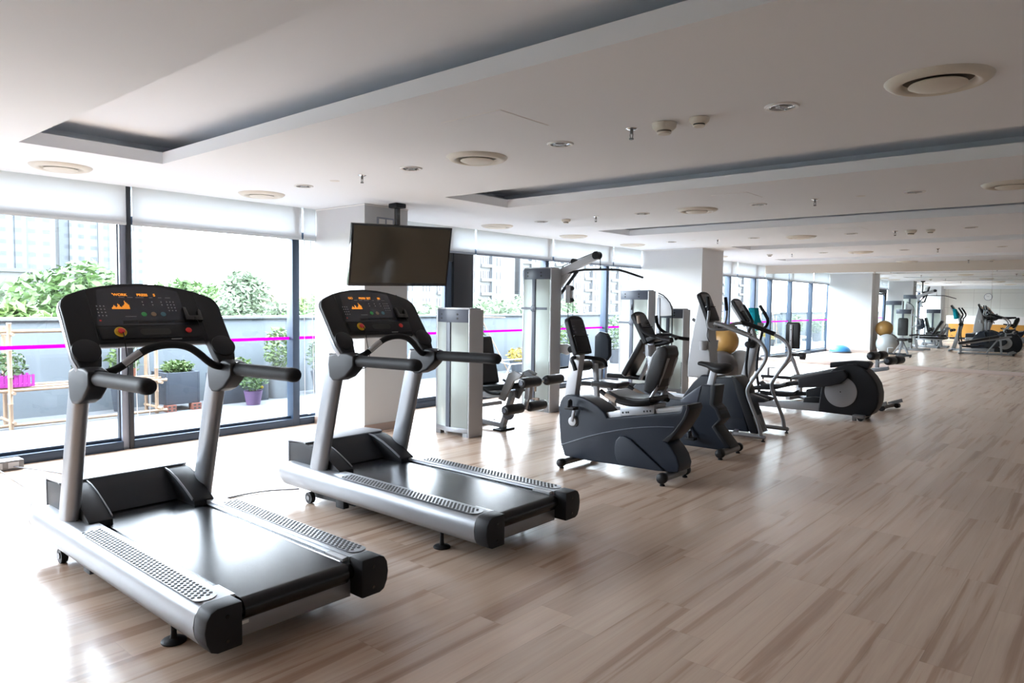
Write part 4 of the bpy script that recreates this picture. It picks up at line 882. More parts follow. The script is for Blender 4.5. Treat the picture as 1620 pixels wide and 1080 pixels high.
def leg_extension():
    cy = 6.25
    t = thing('leg_extension_machine', 'leg extension machine with black rollers beside the lat pulldown', 'weight machine', (-5.5, 5.9, 0))
    stack_tower(t, -5.90, -5.40, 5.60, 1.42, stackz=.50)
    b = MB(); b.bar((-5.95,cy,.08),(-5.42,cy,.05),.07,.06); b.bar((-5.45,cy,.06),(-5.30,cy,.46),.075,.055,up=(1,0,0)); b.bar((-5.90,cy,.38),(-5.25,cy,.44),.06,.07); b.bar((-5.86,cy,.05),(-5.86,cy,.42),.07,.07,up=(1,0,0)); b.build('frame', 'silver', t, bevel=.008)
    b = MB(); b.box(-5.50,-5.38,cy-.13,cy+.13,0,.022); b.build('foot_plate', 'dark', t, bevel=.004)
    b = MB(); b.box(-5.92,-5.84,cy-.40,cy+.30,0.,.05); b.build('rear_foot', 'silver', t, bevel=.006)
    b = MB(); b.bar((-5.82,cy-.55,.30),(-5.60,cy-.40,.30),.05,.05); b.bar((-5.60,cy-.40,.30),(-5.30,cy-.20,.36),.04,.04); b.build('side_link', 'silver', t, bevel=.006)
    b = MB(); pad(b, (-5.50,cy,.505), .58, .40, .075, (.97,0,.13)); b.build('seat_pad', 'vinyl', t, bevel=.024, bseg=3)
    b = MB(); pad(b, (-5.76,cy,.80), .58, .34, .075, (-.24,0,.97)); b.build('backrest', 'vinyl', t, bevel=.03, bseg=3)
    b = MB(); b.bar((-5.86,cy,.40),(-5.84,cy,.85),.05,.05,up=(1,0,0)); b.build('backrest_post', 'silver', t, bevel=.006)
    for s in (-1, 1):
        b = MB(); rod(b, [(-5.66,cy+s*.23,.56),(-5.56,cy+s*.25,.50),(-5.44,cy+s*.25,.45),(-5.30,cy+s*.24,.46)], .014); b.build('side_handle', 'grip', t)
    # lever arm
    for yy in (-.235, .015):
        b = MB(); b.prism([(-5.33,.40),(-5.24,.38),(-5.10,.62),(-5.02,.655),(-4.98,.70),(-5.10,.735),(-5.18,.70)], cy+yy, cy+yy+.03); b.build('lever_plate', 'grey_tube', t, bevel=.006)
    b = MB(); b.bar((-5.12,cy,.70),(-4.90,cy,.62),.05,.05); b.bar((-5.05,cy,.68),(-5.08,cy,.40),.06,.07,up=(1,0,0)); b.bar((-5.08,cy,.42),(-5.12,cy,.28),.04,.04,up=(1,0,0)); b.build('lever_arm', 'silver', t, bevel=.006)
    b = MB(); b.cyl((-4.88,cy-.34,.625),(-4.88,cy+.34,.625),.014,12); b.cyl((-5.12,cy-.34,.30),(-5.12,cy+.34,.30),.014,12); b.build('roller_axle', 'chrome', t)
    roller(t, -4.88, .625, cy-.36, cy-.06); roller(t, -4.88, .625, cy+.06, cy+.36)
    roller(t, -5.12, .30, cy-.36, cy-.06); roller(t, -5.12, .30, cy+.06, cy+.36)
    b = MB(); b.lathe((-5.33,cy-.05,.22), [(0,-.012),(.085,-.012),(.085,.012),(0,.012)], 28, axis=(0,1,0)); b.build('cam_wheel', 'navy_light', t, bevel=.003)
    b = MB(); b.cyl((-4.98,cy-.04,.42),(-4.92,cy-.04,.42),.010,10); b.pill((-4.94,cy-.04,.42),(-4.89,cy-.04,.42),.016,12); b.build('adjust_knob', 'wood_pad', t)
    b = MB(); b.cyl((-4.96,cy-.02,.60),(-4.96,cy-.02,.50),.014,10); b.build('adjust_knob', 'wood_pad', t)
leg_extension()

def lat_pulldown():
    cy = 7.88
    t = thing('lat_pulldown_machine', 'tall lat pulldown machine with angled boom and long curved pull bar', 'weight machine', (-6.0, 7.9, 0))
    stack_tower(t, -6.33, -5.86, 7.66, 1.97, band=1.42, stackz=.66)
    b = MB(); d = Vector((.63,0,.235)).normalized(); p = Vector((-5.88,cy,1.90))
    b.bar(p, p+d*.68, .065, .10); b.build('boom', 'silver_light', t, bevel=.008)
    b = MB(); q = p+d*.66; b.cyl((q.x,cy-.045,q.z+.0),(q.x,cy+.045,q.z),.052,20); b.cyl((p.x+.25,cy-.03,p.z+.16),(p.x+.25,cy+.03,p.z+.16),.04,18); b.build('pulley', 'dark', t)
    b = MB(); b.tube([p+Vector((.05,0,.10)), p+d*.30+Vector((0,0,.075)), q+Vector((0,0,.055))], .005, 6); b.tube([(q.x+.05,cy,q.z),(q.x+.055,cy,1.98)], .005, 6); b.build('cable', 'dark', t)
    b = MB(); b.prism([(-5.83,1.62),(-5.83,1.67),(-5.60,1.93),(-5.57,1.93),(-5.57,1.91)], cy-.012, cy+.012); b.build('boom_brace', 'dark', t)
    b = MB(); b.prism([(-5.86,1.70),(-5.86,1.90),(-5.68,1.90)], cy-.02, cy+.02); b.build('gusset', 'silver_light', t)
    xb = q.x+.055
    b = MB(); b.cyl((xb,cy,1.98),(xb,cy,1.955),.010,10); rod(b, [(xb-.68,cy,1.87),(xb-.36,cy,1.938),(xb-.22,cy,1.950),(xb+.20,cy,1.942),(xb+.30,cy,1.935),(xb+.64,cy,1.83)], .015, 10, 1); b.build('pull_bar', 'charcoal', t)
    # second pulley carriage with cables
    b = MB(); b.box(-5.74,-5.67,cy-.035,cy+.035,1.50,1.74); b.build('pulley_carriage', 'silver_light', t, bevel=.008)
    b = MB(); b.cyl((-5.665,cy-.02,1.70),(-5.665,cy+.02,1.70),.03,16); b.cyl((-5.665,cy-.02,1.54),(-5.665,cy+.02,1.54),.03,16); b.build('carriage_pulley', 'dark', t)
    b = MB(); b.cyl((-5.64,cy,2.0),(-5.64,cy,.92),.004,6); b.cyl((-5.72,cy,1.50),(-5.72,cy,.92),.004,6); b.build('cable', 'dark', t)
    b = MB(); b.prism([(-5.90,.93),(-5.72,.94),(-5.63,.90),(-5.63,.85),(-5.72,.79),(-5.90,.84)], cy-.03, cy+.03); b.build('low_pulley_bracket', 'silver_light', t, bevel=.008)
    b = MB(); b.cyl((-5.64,cy-.045,.87),(-5.64,cy+.02,.87),.045,16); b.build('low_pulley', 'dark', t)
    b = MB(); b.cyl((-5.84,cy,.60),(-5.62,cy,.64),.016,12); b.build('lower_handle', 'grip', t)
    # seat side
    b = MB(); b.bar((-5.95,cy,.04),(-4.75,cy,.04),.07,.06); b.bar((-4.78,cy-.25,.04),(-4.78,cy+.25,.04),.06,.06); b.bar((-5.20,cy,.05),(-5.26,cy,.70),.06,.06,up=(1,0,0)); b.bar((-4.98,cy,.05),(-5.02,cy,.42),.06,.06,up=(1,0,0)); b.build('frame', 'silver', t, bevel=.008)
    roller(t, -5.33, .68, cy-.32, cy-.04, .07); roller(t, -5.33, .68, cy+.04, cy+.32, .07)
    b = MB(); b.cyl((-5.33,cy-.30,.68),(-5.33,cy+.30,.68),.012,10); b.build('roller_axle', 'chrome', t)
    b = MB(); pad(b, (-5.02,cy,.45), .42, .30, .07, (1,0,0)); b.build('seat_pad', 'vinyl', t, bevel=.024, bseg=3)
lat_pulldown()

def seated_bench():
    cy = 8.55
    t = thing('seated_row_bench', 'black padded bench with reclined backrest behind the two exercise bikes', 'weight machine', (-5.2, cy, 0))
    b = MB(); pad(b, (-5.28,cy-.17,.375), .95, .26, .07, (1,0,.01)); b.build('seat_pad', 'vinyl', t, bevel=.024, bseg=3)
    b = MB(); pad(b, (-5.22,cy+.18,.475), .66, .26, .07, (1,0,.01)); b.build('seat_pad', 'vinyl', t, bevel=.024, bseg=3)
    b = MB(); pad(b, (-5.01,cy,.76), .58, .30, .085, (.50,0,.86)); b.build('backrest', 'vinyl', t, bevel=.03, bseg=3)
    b = MB(); b.bar((-4.96,cy,.46),(-4.76,cy,.90),.05,.04,up=(1,0,0)); b.bar((-5.75,cy,.31),(-4.82,cy,.33),.07,.05); b.bar((-5.36,cy,.03),(-5.46,cy,.30),.06,.05,up=(1,0,0)); b.bar((-5.62,cy,.03),(-5.70,cy,.30),.06,.05,up=(1,0,0)); b.bar((-5.85,cy,.03),(-4.95,cy,.03),.06,.05); b.bar((-4.98,cy,.04),(-4.90,cy,.34),.05,.05,up=(1,0,0)); b.build('frame', 'silver', t, bevel=.006)
    b = MB(); b.bar((-5.85,cy-.30,.03),(-5.85,cy+.30,.03),.06,.06); b.bar((-4.98,cy-.25,.03),(-4.98,cy+.25,.03),.06,.06); b.build('foot_bar', 'silver', t, bevel=.006)
    b = MB(); b.prism([(-5.70,.72),(-5.66,.66),(-5.50,.68),(-5.44,.76),(-5.45,1.00),(-5.50,1.08),(-5.62,1.10),(-5.70,1.04)], cy-.05, cy+.03); b.build('chest_pad', 'navy', t, bevel=.025, bseg=3)
    b = MB(); b.bar((-5.62,cy,.33),(-5.60,cy,.70),.05,.05,up=(1,0,0)); b.build('chest_post', 'silver', t)
seated_bench()

def leg_curl_tower():
    t = thing('rear_weight_machine', 'weight machine with frosted tower and cross strip, left of the shorter tower', 'weight machine', (-6.0, 10.3, 0))
    t.name = 'cable_weight_machine'
    stack_tower(t, -6.36, -5.84, 10.25, 1.72, band=1.19, stackz=.60)
    b = MB(); b.prism([(-5.72,1.30),(-5.72,1.66),(-5.58,1.60),(-5.46,1.46),(-5.46,1.32)], 10.36, 10.40); b.build('cam_guard', 'silver_light', t, bevel=.01)
    b = MB(); rod(b, [(-5.70,10.34,1.68),(-5.58,10.34,1.63),(-5.45,10.34,1.48),(-5.44,10.34,1.2),(-5.44,10.34,.7)], .010, 8, 1); b.build('cable', 'dark', t)
    b = MB(); b.bar((-5.70,10.38,.06),(-5.70,10.38,1.60),.06,.06,up=(1,0,0)); b.bar((-5.85,10.38,.04),(-4.9,10.38,.04),.06,.06); b.build('frame', 'silver', t, bevel=.006)
    b = MB(); b.cyl((-6.10,10.19,1.49),(-6.10,10.17,1.40),.010,8); b.build('selector_pin', 'dark', t)
leg_curl_tower()
def chest_press():
    cy = 10.98
    t = thing('chest_press_machine', 'shorter weight machine with silver press arms beside the far column', 'weight machine', (-5.6, 10.9, 0))
    stack_tower(t, -5.91, -5.44, 10.70, 1.42, stackz=.52)
    b = MB(); b.bar((-5.40,cy,1.26),(-5.16,cy,1.10),.035,.045); b.bar((-5.16,cy,1.10),(-5.12,cy,.92),.04,.05,up=(1,0,0)); b.bar((-5.12,cy,.90),(-5.42,cy,.80),.03,.04); b.build('press_arm', 'silver', t, bevel=.006)
    b = MB(); b.pill((-5.24,cy-.05,1.12),(-5.12,cy-.05,1.04),.022,12); b.build('press_grip', 'rubber', t)
    b = MB(); b.lathe((-5.15,cy-.02,1.08), [(0,-.02),(.05,-.02),(.05,.02),(0,.02)], 20, axis=(0,1,0)); b.build('pivot_wheel', 'grey_tube', t)
    b = MB(); pad(b, (-5.30,cy,.545), .26, .28, .06, (.98,0,.16)); b.build('seat_pad', 'vinyl', t, bevel=.02, bseg=3)
    b = MB(); b.bar((-5.30,cy,.50),(-5.20,cy,.06),.045,.06,up=(1,0,0)); b.bar((-5.45,cy,.04),(-5.0,cy,.04),.06,.06); b.build('frame', 'silver', t, bevel=.006)
chest_press()

def decline_bench():
    cy = 11.40
    t = thing('situp_bench', 'black sit-up bench with paired foam leg rollers behind the elliptical', 'bench', (-2.9, cy, 0))
    hi = Vector((-2.74,cy,.64)); lo = Vector((-3.95,cy,.34)); d = (hi-lo).normalized()
    up = Vector((0,1,0)).cross(d)*-1
    b = MB(); b.obox(lo+d*.58, d*.56, Vector((0,.14,0)), up*.035); b.build('board_pad', 'vinyl', t, bevel=.025, bseg=3)
    b = MB(); b.bar(lo+d*.05-up*.05, Vector((-2.52,cy,.60)), .05, .05); b.build('rail', 'silver', t, bevel=.006)
    b = MB(); b.bar((-2.66,cy,.57),(-2.66,cy,.78),.045,.045,up=(1,0,0)); b.bar((-2.78,cy,.56),(-2.50,cy,.61),.05,.05); b.build('roller_post', 'silver', t, bevel=.005)
    b = MB(); b.bar((-2.66,cy,.68),(-2.42,cy,.73),.035,.035); b.build('roller_arm', 'silver', t, bevel=.005)
    b = MB(); b.cyl((-2.66,cy-.22,.785),(-2.66,cy+.22,.785),.012,10); b.cyl((-2.42,cy-.22,.73),(-2.42,cy+.22,.73),.012,10); b.build('roller_axle', 'chrome', t)
    for x, z in ((-2.66,.785),(-2.42,.73)): roller(t, x, z, cy-.24, cy-.03, .062); roller(t, x, z, cy+.03, cy+.24, .062)
    b = MB(); b.bar((-3.85,cy,.04),(-2.50,cy,.04),.05,.05); b.bar((-2.75,cy,.05),(-2.80,cy,.60),.05,.05,up=(1,0,0)); b.bar((-3.15,cy,.05),(-2.86,cy,.50),.04,.04,up=(1,0,0)); b.bar((-3.85,cy,.05),(-3.85,cy,.38),.07,.07,up=(1,0,0)); b.build('frame', 'silver', t, bevel=.006)
    b = MB(); b.bar((-2.52,cy-.28,.05),(-2.52,cy+.28,.05),.06,.05); b.build('front_foot_bar', 'grey_tube', t, bevel=.006)
    b = MB(); b.bar((-3.88,cy-.30,.04),(-3.88,cy+.30,.04),.07,.05); b.build('rear_foot_bar', 'grey_tube', t, bevel=.006)
    for y in (cy-.26, cy+.26):
        b = MB(); b.cyl((-2.46,y-.03,.045),(-2.46,y+.03,.045),.035,16); b.build('wheel', 'rubber', t)
        b = MB(); b.bar((-2.58,y,.06),(-2.40,y,.13),.04,.05); b.build('wheel_arm', 'grey_tube', t)
    t.location.x = -2.6
    for ch in t.children: ch.location.x = -.30
    t.rotation_euler.z = math.radians(-10)
decline_bench()

def adjustable_bench():
    cy = 14.45
    t = thing('adjustable_bench', 'upright adjustable bench with tall black backrest near the far window wall', 'bench', (-5.0, cy, 0))
    b = MB(); b.prism([(-5.08,.64),(-4.80,.64),(-4.80,1.13),(-4.83,1.17),(-5.05,1.17),(-5.08,1.13)], cy, cy+.07); b.build('backrest', 'vinyl', t, bevel=.025, bseg=3)
    b = MB(); b.box(-4.985,-4.935,cy-.035,cy-.001,.42,1.12); b.build('backrest_spine', 'silver_light', t, bevel=.004)
    b = MB()
    for z in (.56,.66,.80,1.02): b.cyl((-4.96,cy-.038,z),(-4.96,cy-.034,z),.010,10)
    b.build('spine_hole', 'dark', t)
    b = MB(); b.prism([(-5.04,.48),(-4.78,.48),(-4.78,.56),(-5.04,.56)], cy+.06, cy+.40); b.build('seat_pad', 'vinyl', t, bevel=.025, bseg=3)
    b = MB(); b.bar((-5.06,cy-.02,.56),(-4.80,cy-.02,.56),.03,.03); b.bar((-5.06,cy-.02,.62),(-4.86,cy-.02,.62),.02,.02); b.build('crossbar', 'silver', t)
    b = MB(); b.cyl((-4.78,cy+.02,.50),(-4.68,cy+.02,.50),.07,20); b.build('foam_roller', 'vinyl', t, bevel=.015)
    b = MB(); b.bar((-4.94,cy,.46),(-4.78,cy+.02,.08),.05,.05,up=(1,0,0)); b.bar((-4.94,cy,.46),(-5.20,cy-.10,.08),.05,.05,up=(1,0,0)); b.bar((-4.94,cy+.02,.48),(-4.94,cy+.42,.10),.05,.05,up=(1,0,0)); b.bar((-5.36,cy-.10,.24),(-5.36,cy-.10,.06),.04,.04,up=(1,0,0)); b.bar((-5.36,cy-.10,.24),(-5.20,cy-.10,.24),.04,.02); b.build('frame', 'silver', t, bevel=.006)
    b = MB(); b.bar((-5.50,cy-.12,.06),(-4.86,cy-.12,.06),.05,.06); b.bar((-5.02,cy+.42,.06),(-4.60,cy+.42,.06),.05,.06); b.bar((-4.96,cy-.12,.05),(-4.96,cy+.42,.05),.05,.05); b.build('foot_bar', 'charcoal', t, bevel=.006)
    for x, y in ((-5.46,cy-.12),(-4.90,cy-.12),(-4.98,cy+.42),(-4.64,cy+.42)):
        b = MB(); b.lathe((x,y,0), [(0,0),(.022,0),(.018,.04),(0,.04)], 12); b.build('foot', 'rubber', t)
adjustable_bench()

# exercise balls stacked beside the far column
b = MB(); b.ball((-5.69, 12.80, .315), .315); tag(b.build('exercise_ball', 'grey_ball', ang=80), 'large dark grey exercise ball on the floor, under the gold one', 'exercise ball')
b = MB(); b.ball((-5.60, 13.44, .315), .315); tag(b.build('exercise_ball', 'silver_ball', ang=80), 'pale silver exercise ball on the floor, behind the dark grey one', 'exercise ball')
b = MB(); b.ball((-5.765, 13.12, .794), .262); tag(b.build('exercise_ball', 'gold_ball', ang=80), 'gold exercise ball resting on top of the two grey balls', 'exercise ball')
t = thing('balance_dome', 'blue half-dome balance trainer on the floor by the far column, seen in the mirror', 'balance trainer', (-6.85, 14.1, 0))
b = MB(); b.lathe((-6.82,14.1,0), [(0,0),(.33,0),(.345,.02),(.335,.045),(0,.045)], 40); b.build('base', 'navy_light', t)
b = MB(); b.lathe((-6.82,14.1,.045), [(.31*math.cos(a)+1e-5,.20*math.sin(a)) for a in [PI/2*i/12 for i in range(13)]], 40); b.build('dome', 'blue_ball', t, ang=80)

# power cords on the floor
b = MB(); rod(b, [(-4.82,1.50,.02),(-5.1,1.42,.006),(-5.6,1.48,.006),(-6.2,1.70,.006),(-6.9,1.72,.006),(-7.19,1.70,.03)], .006, 8); tag(b.build('power_cord', 'cord_grey'), 'grey power cord from the nearest treadmill to the floor socket', 'cord')
b = MB(); rod(b, [(-4.82,3.10,.02),(-5.05,2.85,.006),(-5.0,2.30,.006),(-5.15,1.95,.006),(-5.9,2.0,.006),(-6.6,2.1,.006),(-7.0,1.98,.006),(-7.19,1.82,.03)], .006, 8); tag(b.build('power_cord', 'cord_grey'), 'grey power cord from the second treadmill, running behind the nearest treadmill', 'cord')

# ================================================================== RECEPTION SIDE (seen in the mirror)
t = thing('reception_desk', 'long white and orange reception desk seen in the mirror', 'desk', (-2.2, -1.2, 0))
b = MB(); b.prism([(-.98,.10),(-.90,.74),(-1.5,.74),(-1.5,.10)], -6.15, 1.8, 'x'); b.build('front_panel', 'orange', t)
b = MB(); b.prism([(-.90,.74),(-.86,1.06),(-.86,1.12),(-1.5,1.12),(-1.5,.74)], -6.25, 1.9, 'x'); b.build('counter_top', 'white_desk', t, bevel=.01)
b = MB(); b.box(-6.1,1.75,-1.48,-1.0,0,.10); b.build('plinth', 'charcoal', t)
t = thing('wall_clock', 'round white wall clock on the panelled back wall, seen in the mirror', 'clock', (-4.9, BY, 2.05))
b = MB(); b.lathe((-4.9,BY+.002,2.05), [(.175,0),(.175,.035),(.160,.040),(.155,.03),(0,.03)], 36, axis=(0,1,0)); b.build('case', 'frame_pale', t, ang=50)
b = MB(); b.lathe((-4.9,BY+.034,2.05), [(.154,0),(0,.001)], 36, axis=(0,1,0)); b.build('dial', 'tape_face', t)
b = MB(); b.bar((-4.9,BY+.038,2.05),(-4.86,BY+.038,2.12),.006,.01,up=(0,1,0)); b.bar((-4.9,BY+.038,2.05),(-4.98,BY+.038,2.13),.005,.007,up=(0,1,0)); b.build('hands', 'dark', t)

def leaf_cloud(b, c, r, n, size, seed, shape='ball', stretch=(1,1,1)):
    rnd = random.Random(seed)
    for _ in range(n):
        while True:
            p = Vector((rnd.uniform(-1,1), rnd.uniform(-1,1), rnd.uniform(-1,1)))
            if .35 < p.length < 1: break
        p = Vector((p.x*r*stretch[0], p.y*r*stretch[1], p.z*r*stretch[2])) + Vector(c)
        a = Vector((rnd.gauss(0,1), rnd.gauss(0,1), rnd.gauss(0,.6))).normalized(); q = a.cross(Vector((rnd.gauss(0,1), rnd.gauss(0,1), rnd.gauss(0,1)))).normalized()
        s = size*rnd.uniform(.6,1.3)
        b.add([p-a*s, p+q*s*.38, p+a*s, p-q*s*.38], [(0,1,2,3)])
def strap_plant(b, c, n, L, seed, w=.02, droop=.5):
    rnd = random.Random(seed)
    for i in range(n):
        a = rnd.uniform(0,2*PI); l = L*rnd.uniform(.6,1.1); e = rnd.uniform(.35,1.2); pts = []
        for k in range(6):
            f = k/5; pts.append((Vector(c)+Vector((math.cos(a)*l*f*math.cos(e), math.sin(a)*l*f*math.cos(e), l*math.sin(e)*f - droop*l*f*f*.6)), w*(1-f*.92)))
        sd = Vector((-math.sin(a), math.cos(a), 0)); vs = []
        for p, ww in pts: vs += [p-sd*ww, p+sd*ww]
        b.add(vs, [(2*k,2*k+1,2*k+3,2*k+2) for k in range(5)])
t = thing('desk_plant', 'leafy potted plant on the reception desk, at the right edge of the mirror view', 'potted plant', (-2.1, -1.2, 1.12))
b = MB(); b.lathe((-2.1,-1.2,1.121), [(0,0),(.10,0),(.13,.22),(.11,.22),(.10,.18),(0,.18)], 24); b.build('pot', 'white_plastic', t)
b = MB(); strap_plant(b, (-2.1,-1.2,1.30), 40, .62, 5, .025); b.build('foliage', 'leaf_deep', t, flip=False)

# ================================================================== TERRACE
b = MB(); b.box(-10.6, WX-.06, -12, 40, -.30, -.02); struct(b.build('ground_terrace', 'terrace'))
b = MB(); b.box(-10.55, -10.32, -12, 40, -.02, 1.20); b.cur = 1; b.box(-10.60, -10.28, -12, 40, 1.20, 1.235); struct(b.build('wall_parapet', ['parapet', 'terrace']))
b = MB(); b.box(-400, -10.6, -300, 500, -9.2, -9.0); struct(b.build('ground_city', 'city_ground'))

def pole(b, p, q, r=.024):
    p, q = Vector(p), Vector(q); n = max(2, int((q-p).length/.3)); pts = []; R = []
    for i in range(n):
        for f, k in ((i/n, 1.), ((i+.93)/n, .96), ((i+.965)/n, 1.16)): pts.append(p+(q-p)*f); R.append(r*k)
    pts.append(q); R.append(r); b.tube(pts, R, 10)
t = thing('bamboo_rack', 'pinkish bamboo pole rack standing before the grey terrace wall', 'plant rack', (-9.7, 3.2, 0))
for (x, y) in ((-9.53,2.40),(-9.60,4.04),(-9.95,2.45),(-9.95,4.05)):
    b = MB(); pole(b, (x,y,-.02), (x,y,1.20 if x > -9.9 else 1.15)); b.build('upright_pole', 'bamboo', t)
for (x, z) in ((-9.56,1.10),(-9.57,.42),(-9.57,.02),(-9.93,1.08),(-9.93,.44),(-9.75,.43)):
    b = MB(); pole(b, (x,.6,z), (x,4.16,z), .020); b.build('cross_pole', 'bamboo', t)
for y in (2.42,4.05):
    for z in (.06,.40,1.07):
        b = MB(); pole(b, (-9.45,y,z), (-10.0,y,z), .018); b.build('end_pole', 'bamboo', t)
def leafy(name, label, c, pot, foliage, group=None):
    t = thing(name, label, 'potted plant', c, group); pot(t); foliage(t); return t
def fpot(x, y, z, r, h, m):
    def f(t):
        b = MB(); b.lathe((x,y,z), [(0,0),(r*.72,0),(r,h),(r*.9,h),(r*.85,h-.03),(0,h-.03)], 20); b.build('pot', m, t)
    return f
def fcloud(c, r, n, s, seed, m, st=(1,1,1)):
    def f(t):
        b = MB(); leaf_cloud(b, c, r, n, s, seed, stretch=st); b.build('foliage', m, t, flip=False)
    return f
def fstrap(c, n, L, seed, m, w=.02):
    def f(t):
        b = MB(); strap_plant(b, c, n, L, seed, w); b.build('foliage', m, t, flip=False)
    return f
def basket(t):
    b = MB(); y0, y1 = 2.28, 2.66; z = .455
    b.box(-9.83,-9.60,y0,y1,z,z+.02)
    for i in range(9):
        y = y0+.015+i*(y1-y0-.03)/8
        b.box(-9.605,-9.595,y-.014,y+.014,z,z+.14); b.box(-9.835,-9.825,y-.014,y+.014,z,z+.14)
    b.box(-9.608,-9.60,y0,y1,z+.02,z+.035); b.box(-9.608,-9.60,y0,y1,z+.115,z+.13)
    b.build('basket', 'pink', t)
leafy('flower_basket', 'pink slatted plastic planter basket on the bamboo shelf at far left', (-9.7,2.47,.455), basket, fcloud((-9.72,2.45,.70), .17, 260, .035, 11, 'leaf'))
leafy('potted_plant', 'small terracotta slotted pot on the bamboo shelf, just left of the near treadmill post', (-9.7,3.2,.455), fpot(-9.70,3.17,.455,.075,.13,'terracotta'), fcloud((-9.70,3.17,.66), .09, 90, .03, 12, 'leaf_far'))
leafy('potted_plant', 'spiky aloe in a brown pot on the bamboo shelf behind the near treadmill', (-9.7,3.72,.455), fpot(-9.70,3.72,.455,.11,.13,'terracotta'), fstrap((-9.70,3.72,.58), 34, .34, 13, 'leaf', .022))
leafy('potted_plant', 'tall wispy green plant in a pot left of the black planter box', (-9.7,4.35,-.02), fpot(-10.14,3.80,-.02,.12,.3,'planter'), fcloud((-10.10,3.82,.66), .20, 420, .045, 14, 'leaf_light', (.8,1,1.8)))
def bigbox(x0, x1, y0, y1, z0, z1):
    def f(t):
        b = MB(); w = .03; b.box(x0,x1,y0,y0+w,z0,z1); b.box(x0,x1,y1-w,y1,z0,z1); b.box(x0,x0+w,y0+w,y1-w,z0,z1); b.box(x1-w,x1,y0+w,y1-w,z0,z1); b.box(x0+w,x1-w,y0+w,y1-w,z0,z0+.03); b.build('box', 'planter', t, bevel=.004)
        b = MB(); b.box(x0+w,x1-w,y0+w,y1-w,z1-.08,z1-.05); b.build('soil', 'soil', t)
    return f
leafy('planter_box', 'square charcoal planter box raised on hollow bricks behind the near treadmill', (-9.8,4.45,.08), bigbox(-10.05,-9.60,4.16,4.62,.07,.50), fcloud((-9.83,4.42,.56), .19, 420, .04, 15, 'leaf_light', (1,1.1,.45)))
for k, (y, nm) in enumerate(((4.22,'left'),(4.56,'right'))):
    b = MB(); b.box(-9.68,-9.56,y-.06,y+.06,-.02,.068); b.cur = 1
    for dy in (-.03,.03):
        for z in (.003,.045): b.box(-9.561,-9.559,y+dy-.016,y+dy+.016,z-.012,z+.012)
    tag(b.build('hollow_brick', ['brick_red','grille_dark']), 'red hollow brick under the %s front corner of the charcoal planter box' % nm, 'brick', 'bricks under the planter box')
leafy('planter_box', 'second charcoal planter box, half hidden by the far handrail post of the near treadmill', (-9.8,5.3,0), bigbox(-10.1,-9.75,4.95,5.75,-.02,.42), fcloud((-9.9,5.25,.52), .22, 320, .045, 16, 'leaf_light', (1,1.4,.6)))
leafy('potted_plant', 'yellow-flowering plant in a purple pot on the terrace floor', (-9.45,5.33,0), fpot(-9.45,5.33,-.02,.13,.20,'purple_pot'), fcloud((-9.45,5.33,.36), .24, 420, .04, 17, 'leaf', (1,1,.75)))
b = MB(); rnd = random.Random(3)
for i in range(9):
    b.ball((-9.45+rnd.uniform(-.18,.25), 5.33+rnd.uniform(-.25,.30), .36+rnd.uniform(-.15,.18)), .022, 8)
fl = b.build('flowers', 'flower', bpy.data.objects['potted_plant.003'] if 'potted_plant.003' in bpy.data.objects else None)
leafy('potted_plant', 'tall leafy shrub in a grey tub right of the purple pot', (-9.9,5.95,0), fpot(-9.90,6.02,-.02,.24,.42,'parapet'), fcloud((-9.90,6.02,.75), .30, 620, .045, 18, 'leaf_light', (.8,.75,1.15)))
leafy('potted_plant', 'shrub in a dark tub seen in the narrow window strip beside the near column', (-9.9,6.9,0), fpot(-9.90,6.85,-.02,.22,.36,'planter'), fcloud((-9.90,6.85,.60), .30, 420, .05, 19, 'leaf', (.9,1,1)))
leafy('potted_plant', 'green shrub below the apartments, right of the leg extension tower', (-9.9,10.7,0), fpot(-9.62,10.05,-.02,.22,.32,'planter'), fcloud((-9.62,10.05,.72), .34, 620, .05, 20, 'leaf_light', (.8,.9,1.3)))
leafy('potted_plant', 'low yellow-flowering plant left of the lat pulldown tower', (-9.9,11.8,0), fpot(-9.95,11.9,-.02,.2,.24,'planter'), fcloud((-9.95,11.9,.36), .28, 300, .045, 21, 'flower', (.9,1,.6)))
leafy('potted_plant', 'tall green shrub behind the lat pulldown cables', (-9.9,13.6,0), fpot(-9.95,13.7,-.02,.22,.32,'planter'), fcloud((-9.95,13.7,.62), .36, 520, .05, 22, 'leaf_light', (.9,1.2,1.1)))
for i, (y, nm) in enumerate(((15.6,'first'),(18.0,'second'),(21.5,'third'),(25.,'fourth'))):
    leafy('potted_plant', 'bushy terrace shrub glimpsed through the windows near the mirror, %s from the far column' % nm, (-9.9,y,0), fpot(-9.75,y,-.02,.24,.35,'planter'), fcloud((-9.75,y,.75), .40, 600, .06, 30+i, 'leaf', (.9,1.3,1.1)))
b = MB(); pole(b, (-9.95,10.62,-.02), (-10.2,11.02,1.22), .012); pole(b, (-9.90,11.52,-.02), (-10.2,10.95,1.15), .012); pole(b, (-10.1,10.5,1.19), (-10.1,11.6,1.17), .012); pole(b, (-9.95,11.2,.0), (-10.2,10.6,1.1), .012)
tag(b.build('bamboo_trellis', 'bamboo'), 'thin crossed bamboo trellis leaning on the terrace wall', 'trellis')
t = thing('garden_frame', 'low white metal frame lying on the terrace beyond the leg extension machine', 'garden frame', (-9.2,10.6,0))
